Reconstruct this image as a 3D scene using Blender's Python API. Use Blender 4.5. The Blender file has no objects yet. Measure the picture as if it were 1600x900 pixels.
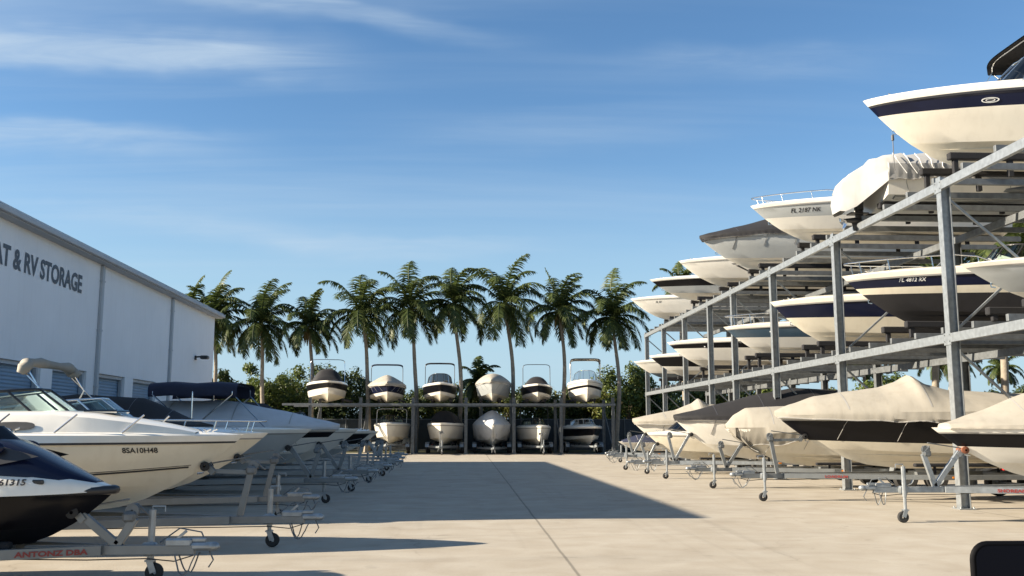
import bpy, math, random
from mathutils import Vector, Matrix, noise
R = math.radians
sc = bpy.context.scene
col = sc.collection

# ------------------------------------------------------------------ camera
FPX = 1500.0
CAMH = 1.7
PITCH = math.atan(218 / FPX)
YAW = math.atan(73 / FPX * math.cos(PITCH))
cam_d = bpy.data.cameras.new('camera')
cam = bpy.data.objects.new('camera', cam_d)
col.objects.link(cam)
cam_d.sensor_width = 36
cam_d.lens = 36 * FPX / 1600
cam_d.clip_start = 0.05
cam_d.clip_end = 3000
cam.location = (0, 0, CAMH)
cam.rotation_euler = (R(90) + PITCH, 0, -YAW)
sc.camera = cam

# ------------------------------------------------------------------ world, sun, exposure
SUN_EL = R(24.2)
SUN_BACK = R(6.6)
S = Vector((-math.cos(SUN_EL) * math.cos(SUN_BACK), -math.cos(SUN_EL) * math.sin(SUN_BACK), math.sin(SUN_EL)))
w = bpy.data.worlds.new('World')
sc.world = w
w.use_nodes = True
nt = w.node_tree
nt.nodes.clear()
N = nt.nodes.new
out = N('ShaderNodeOutputWorld')
bg = N('ShaderNodeBackground')
bg.inputs['Strength'].default_value = 0.056
sky = N('ShaderNodeTexSky')
sky.sky_type = 'NISHITA'
sky.sun_disc = False
sky.sun_elevation = SUN_EL
sky.sun_rotation = math.atan2(S.x, S.y)
sky.air_density = 1.0
sky.dust_density = 0.1
sky.ozone_density = 2.6
# cirrus: noise on a flat layer high above, stretched into streaks
tc = N('ShaderNodeTexCoord')
sep = N('ShaderNodeSeparateXYZ')
nt.links.new(tc.outputs['Generated'], sep.inputs[0])
def m_(op, a, b=None, c=None):
    n = N('ShaderNodeMath'); n.operation = op
    for i, v in enumerate((a, b, c)):
        if v is None: continue
        if isinstance(v, (int, float)): n.inputs[i].default_value = v
        else: nt.links.new(v, n.inputs[i])
    return n.outputs[0]
zz = m_('ADD', m_('MAXIMUM', sep.outputs[2], 0.0), 0.11)
cx = m_('DIVIDE', sep.outputs[0], zz)
cy = m_('DIVIDE', sep.outputs[1], zz)
cb = N('ShaderNodeCombineXYZ')
nt.links.new(cx, cb.inputs[0]); nt.links.new(cy, cb.inputs[1])
def cloud(scale, sx, sy, rot, lo, hi, detail, dist, off):
    mp = N('ShaderNodeMapping'); mp.inputs['Scale'].default_value = (sx, sy, 1)
    mp.inputs['Rotation'].default_value = (0, 0, R(rot)); mp.inputs['Location'].default_value = off
    nt.links.new(cb.outputs[0], mp.inputs[0])
    nz = N('ShaderNodeTexNoise'); nz.inputs['Scale'].default_value = scale
    nz.inputs['Detail'].default_value = detail; nz.inputs['Distortion'].default_value = dist
    nz.inputs['Roughness'].default_value = 0.55
    nt.links.new(mp.outputs[0], nz.inputs['Vector'])
    r = N('ShaderNodeMapRange'); r.inputs[1].default_value = lo; r.inputs[2].default_value = hi
    r.interpolation_type = 'SMOOTHSTEP'
    nt.links.new(nz.outputs['Fac'], r.inputs[0])
    return r.outputs[0]
c1 = cloud(0.85, 0.36, 1.7, 7, 0.42, 0.70, 6, 0.45, (3.1, 0.7, 0))
c2 = cloud(1.3, 0.35, 3.2, 8, 0.42, 0.80, 7, 0.6, (0.4, 5.2, 0))
c3 = cloud(0.5, 0.8, 0.8, 0, 0.40, 0.62, 3, 0.0, (1.4, 2.2, 0))
elev = N('ShaderNodeMapRange'); elev.interpolation_type = 'SMOOTHSTEP'
elev.inputs[1].default_value = .16; elev.inputs[2].default_value = .34; elev.inputs[3].default_value = .30; elev.inputs[4].default_value = 1.0
nt.links.new(sep.outputs[2], elev.inputs[0])
leftness = N('ShaderNodeMapRange')
leftness.inputs[1].default_value = 0.35; leftness.inputs[2].default_value = -0.35
leftness.inputs[3].default_value = 0.16; leftness.inputs[4].default_value = 1.0
nt.links.new(sep.outputs[0], leftness.inputs[0])
cov = m_('MULTIPLY', m_('MULTIPLY', m_('ADD', m_('MULTIPLY', c1, 0.8), m_('MULTIPLY', c2, 0.5)), m_('ADD', m_('MULTIPLY', c3, 0.65), 0.35)), leftness.outputs[0])
cov = m_('MINIMUM', m_('MULTIPLY', m_('MULTIPLY', cov, elev.outputs[0]), 2.3), 0.8)
yy_ = m_('MAXIMUM', sep.outputs[1], 0.08)
cu = m_('DIVIDE', sep.outputs[0], yy_); cv = m_('DIVIDE', sep.outputs[2], yy_)
cuv = N('ShaderNodeCombineXYZ'); nt.links.new(cu, cuv.inputs[0]); nt.links.new(cv, cuv.inputs[1])
def wn(scale, sx, sy, det, off, dist=0.0):
    mp = N('ShaderNodeMapping'); mp.inputs['Scale'].default_value = (sx, sy, 1); mp.inputs['Location'].default_value = (off, off * .7, 0)
    mp.inputs['Rotation'].default_value = (0, 0, R(5))
    nt.links.new(cuv.outputs[0], mp.inputs[0])
    nz = N('ShaderNodeTexNoise'); nz.inputs['Scale'].default_value = scale; nz.inputs['Detail'].default_value = det; nz.inputs['Distortion'].default_value = dist
    nz.inputs['Roughness'].default_value = .6
    nt.links.new(mp.outputs[0], nz.inputs['Vector']); return nz.outputs['Fac']
warp = m_('MULTIPLY', m_('SUBTRACT', wn(3.0, 1, 2.2, 4, 1.3), .5), .075)
vw = m_('ADD', cv, warp)
fib = wn(7.0, .55, 5.0, 7, 4.1, .8)
fibr = N('ShaderNodeMapRange'); fibr.inputs[1].default_value = .32; fibr.inputs[2].default_value = .68; nt.links.new(fib, fibr.inputs[0])
def wisp(u0, v0, slope, up, dn, ul, ur, amp):
    d = m_('SUBTRACT', vw, m_('ADD', m_('MULTIPLY', m_('SUBTRACT', cu, u0), slope), v0))
    a = N('ShaderNodeMapRange'); a.interpolation_type = 'SMOOTHERSTEP'; a.inputs[1].default_value = up; a.inputs[2].default_value = 0; nt.links.new(d, a.inputs[0])
    c = N('ShaderNodeMapRange'); c.interpolation_type = 'SMOOTHERSTEP'; c.inputs[1].default_value = -dn; c.inputs[2].default_value = 0; nt.links.new(d, c.inputs[0])
    l = N('ShaderNodeMapRange'); l.interpolation_type = 'SMOOTHERSTEP'; l.inputs[1].default_value = ul - .12; l.inputs[2].default_value = ul + .12; nt.links.new(cu, l.inputs[0])
    r = N('ShaderNodeMapRange'); r.interpolation_type = 'SMOOTHERSTEP'; r.inputs[1].default_value = ur + .12; r.inputs[2].default_value = ur - .16; nt.links.new(cu, r.inputs[0])
    k = m_('MULTIPLY', m_('MULTIPLY', a.outputs[0], c.outputs[0]), m_('MULTIPLY', l.outputs[0], r.outputs[0]))
    return m_('MULTIPLY', m_('MULTIPLY', k, amp), m_('ADD', m_('MULTIPLY', fibr.outputs[0], .75), .25))
tot = m_('MULTIPLY', cov, .6)
for args in ((-.48, .405, -.06, .045, .035, -.9, -.16, .80), (-.48, .315, -.03, .022, .04, -.9, -.26, .55), (-.20, .455, -.12, .02, .03, -.36, .04, .42), (-.05, .20, -.02, .012, .03, -.26, .08, .40),
             (.30, .41, .04, .03, .05, .16, .50, .22), (-.30, .215, -.04, .02, .03, -.5, -.12, .3), (.1, .32, -.03, .03, .04, -.05, .25, .14), (-.4, .50, -.08, .03, .02, -.6, -.2, .45)):
    tot = m_('ADD', tot, wisp(*args))
cov = m_('MINIMUM', tot, .85)
hs = N('ShaderNodeHueSaturation'); hs.inputs['Saturation'].default_value = 1.15
nt.links.new(sky.outputs[0], hs.inputs['Color'])
mix = N('ShaderNodeMix'); mix.data_type = 'RGBA'
nt.links.new(cov, mix.inputs['Factor'])
# bright moist air low over the horizon
hz = N('ShaderNodeMapRange'); hz.interpolation_type = 'SMOOTHERSTEP'
hz.inputs[1].default_value = .33; hz.inputs[2].default_value = -.02; hz.inputs[3].default_value = 0; hz.inputs[4].default_value = .92
nt.links.new(sep.outputs[2], hz.inputs[0])
mh = N('ShaderNodeMix'); mh.data_type = 'RGBA'
nt.links.new(hz.outputs[0], mh.inputs[0]); nt.links.new(hs.outputs[0], mh.inputs[6]); mh.inputs[7].default_value = (2.7, 3.9, 4.8, 1)
nt.links.new(mh.outputs[2], mix.inputs[6])
mix.inputs[7].default_value = (3.5, 4.3, 5.1, 1)
nt.links.new(mix.outputs[2], bg.inputs['Color'])
nt.links.new(bg.outputs[0], out.inputs[0])

sun_d = bpy.data.lights.new('sun', 'SUN')
sun_d.energy = 5.0
sun_d.angle = R(0.5)
sun_d.color = (1.0, 0.875, 0.70)
sun = bpy.data.objects.new('sun', sun_d)
col.objects.link(sun)
sun.location = (-40, -10, 40)
sun.rotation_euler = (-S).to_track_quat('-Z', 'Y').to_euler()

sc.view_settings.view_transform = 'Standard'
sc.view_settings.look = 'None'
sc.view_settings.gamma = 1
sc.view_settings.exposure = 1.58
sc.cycles.max_bounces = 8
sc.cycles.transparent_max_bounces = 12

# ------------------------------------------------------------------ helpers
_F = Vector((math.sin(YAW) * math.cos(PITCH), math.cos(YAW) * math.cos(PITCH), math.sin(PITCH)))
_R = Vector((math.cos(YAW), -math.sin(YAW), 0))
_U = _R.cross(_F)
def P(px, py, D):           # the point of the photograph's ray that lies D metres in front of the camera
    d = _R * (px - 800) - _U * (py - 450) + _F * FPX
    d = d / d.y
    return Vector((d.x * D, D, CAMH + d.z * D))
def X(px, D, py=668):
    return P(px, py, D).x
def Z(py, D, px=800):
    return P(px, py, D).z

class MB:
    def __init__(s):
        s.v = []; s.f = []; s.m = []; s.ns = []
    def add(s, vs, fs, mi=0):
        b = len(s.v)
        s.v += [tuple(v) for v in vs]
        for f in fs:
            s.f.append([b + i for i in f]); s.m.append(mi)
        return s
    def box(s, c, d, mi=0, M=None, bev=0.0):
        x, y, z = d[0] / 2, d[1] / 2, d[2] / 2
        if bev > 0:
            b = min(bev, x * .9, y * .9, z * .9)
            vs = []
            for sx in (-1, 1):
                for sy in (-1, 1):
                    for sz in (-1, 1):
                        vs += [(sx * x, sy * (y - b), sz * (z - b)), (sx * (x - b), sy * y, sz * (z - b)), (sx * (x - b), sy * (y - b), sz * z)]
            I = lambda a, bb, c2, k: ((a * 2 + bb) * 2 + c2) * 3 + k
            fs = []
            for a in (0, 1):
                q = [I(a, 0, 0, 0), I(a, 1, 0, 0), I(a, 1, 1, 0), I(a, 0, 1, 0)]; fs.append(q if a else q[::-1])
                q = [I(0, a, 0, 1), I(1, a, 0, 1), I(1, a, 1, 1), I(0, a, 1, 1)]; fs.append(q[::-1] if a else q)
                q = [I(0, 0, a, 2), I(1, 0, a, 2), I(1, 1, a, 2), I(0, 1, a, 2)]; fs.append(q if a else q[::-1])
            for a in (0, 1):
                for c2 in (0, 1):
                    fs.append([I(a, c2, 0, 0), I(a, c2, 1, 0), I(a, c2, 1, 1), I(a, c2, 0, 1)])
                    fs.append([I(a, 0, c2, 0), I(a, 1, c2, 0), I(a, 1, c2, 2), I(a, 0, c2, 2)])
                    fs.append([I(0, a, c2, 1), I(1, a, c2, 1), I(1, a, c2, 2), I(0, a, c2, 2)])
            for a in (0, 1):
                for b2 in (0, 1):
                    for c2 in (0, 1):
                        fs.append([I(a, b2, c2, 0), I(a, b2, c2, 1), I(a, b2, c2, 2)])
        else:
            vs = [(sx * x, sy * y, sz * z) for sx in (-1, 1) for sy in (-1, 1) for sz in (-1, 1)]
            fs = [[0, 1, 3, 2], [4, 6, 7, 5], [0, 4, 5, 1], [2, 3, 7, 6], [0, 2, 6, 4], [1, 5, 7, 3]]
        c = Vector(c)
        vs = [c + (M @ Vector(v) if M else Vector(v)) for v in vs]
        return s.add(vs, fs, mi)
    def bar(s, a, b, wd, ht, mi=0, up=(0, 0, 1)):
        a = Vector(a); b = Vector(b); d = b - a; L = d.length; d.normalize()
        upv = Vector(up)
        if abs(d.dot(upv)) > .99: upv = Vector((1, 0, 0))
        sd = d.cross(upv).normalized(); u2 = sd.cross(d)
        M = Matrix((d, sd, u2)).transposed()
        return s.box((a + b) / 2, (L, wd, ht), mi, M, bev=min(wd, ht) * .06)
    def tube(s, path, r, n=8, mi=0, caps=True):
        P = [Vector(p) for p in path]; k = len(P)
        rr = r if isinstance(r, (list, tuple)) else [r] * k
        T = []
        for i in range(k):
            a = P[max(0, i - 1)]; b = P[min(k - 1, i + 1)]
            t = (b - a)
            T.append(t.normalized() if t.length > 1e-9 else Vector((0, 0, 1)))
        ref = Vector((0, 0, 1)) if abs(T[0].z) < .9 else Vector((1, 0, 0))
        nx = (ref - T[0] * ref.dot(T[0])).normalized()
        vs = []
        for i in range(k):
            nx = (nx - T[i] * nx.dot(T[i])).normalized()
            ny = T[i].cross(nx)
            for j in range(n):
                a = 2 * math.pi * j / n
                vs.append(P[i] + (nx * math.cos(a) + ny * math.sin(a)) * rr[i])
        fs = []
        for i in range(k - 1):
            for j in range(n):
                j2 = (j + 1) % n
                fs.append([i * n + j, i * n + j2, (i + 1) * n + j2, (i + 1) * n + j])
        if caps:
            fs.append(list(range(n))[::-1]); fs.append([(k - 1) * n + j for j in range(n)])
        return s.add(vs, fs, mi)
    def grid(s, rows, mi=0, close=False):
        nr = len(rows); nc = len(rows[0])
        vs = [p for r in rows for p in r]
        fs = []
        for i in range(nr - 1):
            for j in range(nc - 1 + (1 if close else 0)):
                j2 = (j + 1) % nc
                fs.append([i * nc + j, i * nc + j2, (i + 1) * nc + j2, (i + 1) * nc + j])
        return s.add(vs, fs, mi)
    def lathe(s, prof, c, axis='Y', n=20, mi=0):
        # prof: list of (radius, along axis)
        rows = []
        for (r, a) in prof:
            row = []
            for j in range(n):
                t = 2 * math.pi * j / n
                if axis == 'Y': p = (c[0] + r * math.cos(t), c[1] + a, c[2] + r * math.sin(t))
                elif axis == 'X': p = (c[0] + a, c[1] + r * math.cos(t), c[2] + r * math.sin(t))
                else: p = (c[0] + r * math.cos(t), c[1] + r * math.sin(t), c[2] + a)
                row.append(p)
            rows.append(row)
        return s.grid(rows, mi, close=True)
    def ball(s, c, r, n=8, mi=0, sq=(1, 1, 1)):
        rows = []
        for i in range(n + 1):
            ph = math.pi * i / n
            rows.append([(c[0] + sq[0] * r * math.sin(ph) * math.cos(2 * math.pi * j / (n * 2)), c[1] + sq[1] * r * math.sin(ph) * math.sin(2 * math.pi * j / (n * 2)), c[2] + sq[2] * r * math.cos(ph)) for j in range(n * 2)])
        return s.grid(rows, mi, close=True)
    def build(s, name, mats, parent=None, smooth=None, merge=0.0):
        me = bpy.data.meshes.new(name)
        me.from_pydata(s.v, [], s.f)
        if not isinstance(mats, (list, tuple)): mats = [mats]
        for m in mats: me.materials.append(m)
        me.polygons.foreach_set('material_index', s.m)
        if merge > 0:
            import bmesh
            bm = bmesh.new(); bm.from_mesh(me)
            bmesh.ops.remove_doubles(bm, verts=bm.verts, dist=merge)
            bmesh.ops.recalc_face_normals(bm, faces=bm.faces)
            bm.to_mesh(me); bm.free()
        if smooth is not None:
            me.polygons.foreach_set('use_smooth', [True] * len(me.polygons))
            if smooth < 179: me.set_sharp_from_angle(angle=R(smooth))
        me.update()
        o = bpy.data.objects.new(name, me)
        col.objects.link(o)
        if parent is not None: o.parent = parent
        return o

def tag(o, label=None, cat=None, group=None, kind=None):
    if label: o['label'] = label
    if cat: o['category'] = cat
    if group: o['group'] = group
    if kind: o['kind'] = kind
    return o
def thing(name, label, cat, loc=(0, 0, 0), rz=0.0, group=None):
    o = bpy.data.objects.new(name, None)
    o.empty_display_size = .3
    col.objects.link(o)
    o.location = loc; o.rotation_euler = (0, 0, rz)
    return tag(o, label, cat, group)
def text_mesh(body, size, bold=0.0, sx=1.0):
    cu = bpy.data.curves.new('t', 'FONT'); cu.body = body; cu.size = size; cu.offset = bold
    cu.resolution_u = 3
    o = bpy.data.objects.new('t', cu); col.objects.link(o)
    dg = bpy.context.evaluated_depsgraph_get()
    dg.update()
    me = bpy.data.meshes.new_from_object(o.evaluated_get(dg))
    vs = [(v.co.x * sx, v.co.y) for v in me.vertices]
    fs = [list(p.vertices) for p in me.polygons]
    bpy.data.objects.remove(o); bpy.data.meshes.remove(me)
    return vs, fs
def lerp(a, b, t): return a + (b - a) * t
def pl(pts, u):
    if u <= pts[0][0]: return pts[0][1]
    for (a, va), (b, vb) in zip(pts, pts[1:]):
        if u <= b:
            t = (u - a) / (b - a); t = t * t * (3 - 2 * t) * .25 + t * .75
            return lerp(va, vb, t)
    return pts[-1][1]

# ------------------------------------------------------------------ materials
def mat(name, c, rough=.5, metal=0.0, var=.08, scale=3.0, bump=0.0, bscale=40.0, coat=0.0, detail=5, tint=None, streak=0.0, spec=.5):
    m = bpy.data.materials.new(name); m.use_nodes = True
    t = m.node_tree; p = t.nodes['Principled BSDF']
    p.inputs['Roughness'].default_value = rough; p.inputs['Metallic'].default_value = metal
    p.inputs['Specular IOR Level'].default_value = spec
    if coat: p.inputs['Coat Weight'].default_value = coat; p.inputs['Coat Roughness'].default_value = .08
    co = t.nodes.new('ShaderNodeTexCoord')
    nz = t.nodes.new('ShaderNodeTexNoise'); nz.inputs['Scale'].default_value = scale; nz.inputs['Detail'].default_value = detail
    t.links.new(co.outputs['Object'], nz.inputs['Vector'])
    mr = t.nodes.new('ShaderNodeMapRange'); mr.inputs[1].default_value = .25; mr.inputs[2].default_value = .75
    t.links.new(nz.outputs['Fac'], mr.inputs[0])
    mx = t.nodes.new('ShaderNodeMix'); mx.data_type = 'RGBA'
    t2 = tint or (1, 1, 1)
    mx.inputs[6].default_value = (c[0] * (1 - var), c[1] * (1 - var), c[2] * (1 - var), 1)
    mx.inputs[7].default_value = (min(1, c[0] * (1 + var) * t2[0]), min(1, c[1] * (1 + var) * t2[1]), min(1, c[2] * (1 + var) * t2[2]), 1)
    t.links.new(mr.outputs[0], mx.inputs[0])
    last = mx.outputs[2]
    if streak > 0:
        mp = t.nodes.new('ShaderNodeMapping'); mp.inputs['Scale'].default_value = (3.0, 3.0, .35)
        t.links.new(co.outputs['Object'], mp.inputs[0])
        n3 = t.nodes.new('ShaderNodeTexNoise'); n3.inputs['Scale'].default_value = 2.2; n3.inputs['Detail'].default_value = 6
        t.links.new(mp.outputs[0], n3.inputs['Vector'])
        r3 = t.nodes.new('ShaderNodeMapRange'); r3.inputs[1].default_value = .5; r3.inputs[2].default_value = .78
        t.links.new(n3.outputs['Fac'], r3.inputs[0])
        ml = t.nodes.new('ShaderNodeMath'); ml.operation = 'MULTIPLY'; ml.inputs[1].default_value = streak
        t.links.new(r3.outputs[0], ml.inputs[0])
        m3 = t.nodes.new('ShaderNodeMix'); m3.data_type = 'RGBA'
        t.links.new(ml.outputs[0], m3.inputs[0]); t.links.new(last, m3.inputs[6])
        m3.inputs[7].default_value = (c[0] * .55, c[1] * .5, c[2] * .42, 1)
        last = m3.outputs[2]
    t.links.new(last, p.inputs['Base Color'])
    if bump > 0:
        n2 = t.nodes.new('ShaderNodeTexNoise'); n2.inputs['Scale'].default_value = bscale; n2.inputs['Detail'].default_value = 4
        t.links.new(co.outputs['Object'], n2.inputs['Vector'])
        b = t.nodes.new('ShaderNodeBump'); b.inputs['Strength'].default_value = bump; b.inputs['Distance'].default_value = .02
        t.links.new(n2.outputs['Fac'], b.inputs['Height']); t.links.new(b.outputs[0], p.inputs['Normal'])
    return m

M = {}
M['white'] = mat('white_gelcoat', (.74, .71, .64), .28, 0, .03, 2, coat=.35, streak=.12)
M['cream'] = mat('cream_gelcoat', (.72, .66, .53), .28, 0, .04, 2, coat=.35, streak=.18)
M['warm'] = mat('warm_white_gelcoat', (.74, .69, .585), .28, 0, .04, 2, coat=.35, streak=.16)
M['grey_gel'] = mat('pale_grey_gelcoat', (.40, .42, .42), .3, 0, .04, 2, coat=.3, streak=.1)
M['navy'] = mat('navy_gelcoat', (.007, .010, .030), .22, 0, .1, 2, coat=.12, spec=.25)
M['black'] = mat('black_gelcoat', (.005, .005, .007), .28, 0, .1, 2, coat=.06, spec=.2)
M['slate'] = mat('slate_blue_gelcoat', (.05, .085, .12), .25, 0, .08, 2, coat=.3)
M['antifoul'] = mat('dark_bottom_paint', (.016, .015, .017), .75, 0, .2, 4, bump=.1)
def folds(m, st=.22):
    t = m.node_tree; p = t.nodes['Principled BSDF']
    co = t.nodes.new('ShaderNodeTexCoord'); mp = t.nodes.new('ShaderNodeMapping'); mp.inputs['Scale'].default_value = (1.5, .6, .6); mp.inputs['Rotation'].default_value = (0, R(14), R(8))
    t.links.new(co.outputs['Object'], mp.inputs[0])
    nz = t.nodes.new('ShaderNodeTexNoise'); nz.inputs['Scale'].default_value = 1.6; nz.inputs['Detail'].default_value = 5; nz.inputs['Distortion'].default_value = .4
    t.links.new(mp.outputs[0], nz.inputs['Vector'])
    bp = t.nodes.new('ShaderNodeBump'); bp.inputs['Strength'].default_value = st; bp.inputs['Distance'].default_value = .06
    t.links.new(nz.outputs['Fac'], bp.inputs['Height'])
    for l in list(p.inputs['Normal'].links): t.links.new(l.from_socket, bp.inputs['Normal'])
    t.links.new(bp.outputs[0], p.inputs['Normal'])
M['rub'] = mat('rub_rail_vinyl', (.30, .29, .27), .4, 0, .1, 4)
M['darkrub'] = mat('dark_rub_rail', (.04, .04, .045), .45, 0, .1, 4)
M['cover'] = mat('cream_canvas', (.295, .272, .228), .85, 0, .08, 2.2, bump=.12, bscale=5, streak=.22)
M['grey_cover'] = mat('pale_grey_canvas', (.29, .29, .285), .8, 0, .10, 2.2, bump=.12, bscale=5, streak=.22)
M['pale_cover'] = mat('light_grey_canvas', (.46, .47, .48), .8, 0, .10, 2.2, bump=.12, bscale=5, streak=.15)
M['black_cover'] = mat('black_canvas', (.009, .0085, .010), .8, 0, .2, 2.5, bump=.12, bscale=5)
M['navy_cover'] = mat('navy_canvas', (.012, .016, .04), .75, 0, .2, 2.5, bump=.35, bscale=6)
for k_ in ('cover', 'grey_cover', 'black_cover', 'navy_cover'): folds(M[k_])
M['vinyl'] = mat('seat_vinyl', (.62, .57, .48), .5, 0, .05, 5)
M['dark'] = mat('dark_interior', (.05, .05, .05), .6, 0, .15, 5)
M['steel'] = mat('stainless_tube', (.75, .75, .74), .18, 1.0, .04, 5)
M['alu'] = mat('trailer_aluminium', (.19, .20, .20), .45, .45, .12, 5, bump=.05)
M['galv'] = mat('galvanised_steel', (.30, .32, .33), .42, .6, .22, 9, bump=.06, bscale=30, streak=.2)
M['galv_dark'] = mat('weathered_galvanised_steel', (.15, .16, .165), .55, .45, .25, 7, bump=.06, bscale=30, streak=.25)
M['rubber'] = mat('tyre_rubber', (.022, .021, .02), .8, 0, .2, 12, bump=.1)
M['bunk'] = mat('bunk_carpet', (.014, .014, .016), .95, 0, .2, 20, bump=.3, bscale=90)
M['plastic'] = mat('black_plastic', (.02, .02, .022), .4, 0, .1, 6)
M['mirror'] = mat('tinted_mirror_face', (.002, .003, .008), .3, 0, .1, 3, spec=.12)
M['amber'] = mat('amber_lamp_lens', (.5, .16, .01), .2, 0, .05, 4)
M['matte'] = mat('matte_black_plastic', (.003, .003, .004), .6, 0, .1, 6, spec=.08)
M['rust'] = mat('rusty_roller_rubber', (.19, .06, .025), .7, 0, .3, 12)
M['red'] = mat('red_decal', (.22, .03, .025), .5, 0, .1, 6)
M['reg_black'] = mat('black_lettering', (.015, .015, .018), .5, 0, .1, 6)
M['reg_white'] = mat('pale_lettering', (.7, .7, .68), .5, 0, .05, 6)
M['reg_grey'] = mat('dark_grey_lettering', (.06, .07, .09), .5, 0, .25, 6)
M['stucco'] = mat('painted_stucco', (.80, .80, .80), .8, 0, .04, .6, bump=.15, bscale=60, streak=.10)
M['trim'] = mat('grey_painted_trim', (.42, .44, .46), .6, 0, .06, 2)
M['roofm'] = mat('metal_roof', (.42, .43, .44), .45, .3, .06, 2)
M['door'] = mat('blue_roller_door', (.19, .28, .38), .5, .1, .06, 2)
M['trunk'] = mat('palm_trunk_bark', (.24, .205, .16), .9, 0, .25, 5, bump=.6, bscale=14)
M['bark'] = mat('tree_bark', (.12, .09, .06), .9, 0, .25, 6, bump=.5, bscale=18)
M['husk'] = mat('coconut_husk', (.12, .09, .03), .7, 0, .3, 8)
M['fence'] = mat('dark_fence_mesh', (.035, .045, .055), .7, .2, .15, 5)
M['tan'] = mat('tan_cover', (.45, .25, .12), .8, 0, .1, 4)
M['lens'] = mat('red_lamp_lens', (.45, .02, .015), .2, 0, .05, 4)

def leaf_mat(name, c, c2, tr=.3):
    m = bpy.data.materials.new(name); m.use_nodes = True
    t = m.node_tree; p = t.nodes['Principled BSDF']
    p.inputs['Roughness'].default_value = .5; p.inputs['Specular IOR Level'].default_value = .35
    g = t.nodes.new('ShaderNodeNewGeometry')
    mx = t.nodes.new('ShaderNodeMix'); mx.data_type = 'RGBA'
    mx.inputs[6].default_value = (*c, 1); mx.inputs[7].default_value = (*c2, 1)
    t.links.new(g.outputs['Random Per Island'], mx.inputs[0])
    t.links.new(mx.outputs[2], p.inputs['Base Color'])
    tl = t.nodes.new('ShaderNodeBsdfTranslucent'); t.links.new(mx.outputs[2], tl.inputs['Color'])
    ms = t.nodes.new('ShaderNodeMixShader'); ms.inputs[0].default_value = tr
    t.links.new(p.outputs[0], ms.inputs[1]); t.links.new(tl.outputs[0], ms.inputs[2])
    t.links.new(ms.outputs[0], t.nodes['Material Output'].inputs[0])
    return m
M['frond'] = leaf_mat('palm_frond', (.026, .044, .012), (.095, .12, .032), .35)
M['leaf_a'] = leaf_mat('bush_leaf_mid', (.050, .080, .016), (.13, .16, .035))
M['leaf_b'] = leaf_mat('bush_leaf_dark', (.028, .048, .014), (.07, .09, .025))
M['leaf_c'] = leaf_mat('bush_leaf_yellow', (.07, .085, .018), (.16, .165, .04))

def glass(name, tint, refl=.12):
    m = bpy.data.materials.new(name); m.use_nodes = True
    t = m.node_tree; t.nodes.clear()
    o = t.nodes.new('ShaderNodeOutputMaterial')
    tr = t.nodes.new('ShaderNodeBsdfTransparent'); tr.inputs[0].default_value = (*tint, 1)
    gl = t.nodes.new('ShaderNodeBsdfGlossy'); gl.inputs['Roughness'].default_value = .03
    fr = t.nodes.new('ShaderNodeFresnel'); fr.inputs[0].default_value = 1.5
    ad = t.nodes.new('ShaderNodeMath'); ad.operation = 'ADD'; ad.inputs[1].default_value = refl * .5
    t.links.new(fr.outputs[0], ad.inputs[0])
    ms = t.nodes.new('ShaderNodeMixShader')
    t.links.new(ad.outputs[0], ms.inputs[0]); t.links.new(tr.outputs[0], ms.inputs[1]); t.links.new(gl.outputs[0], ms.inputs[2])
    t.links.new(ms.outputs[0], o.inputs[0])
    return m
M['glass'] = glass('teal_windshield_glass', (.42, .58, .58))
M['smoke'] = glass('smoked_glass', (.10, .11, .12))
M['clear'] = glass('clear_vinyl', (.72, .74, .74), .2)

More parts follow.
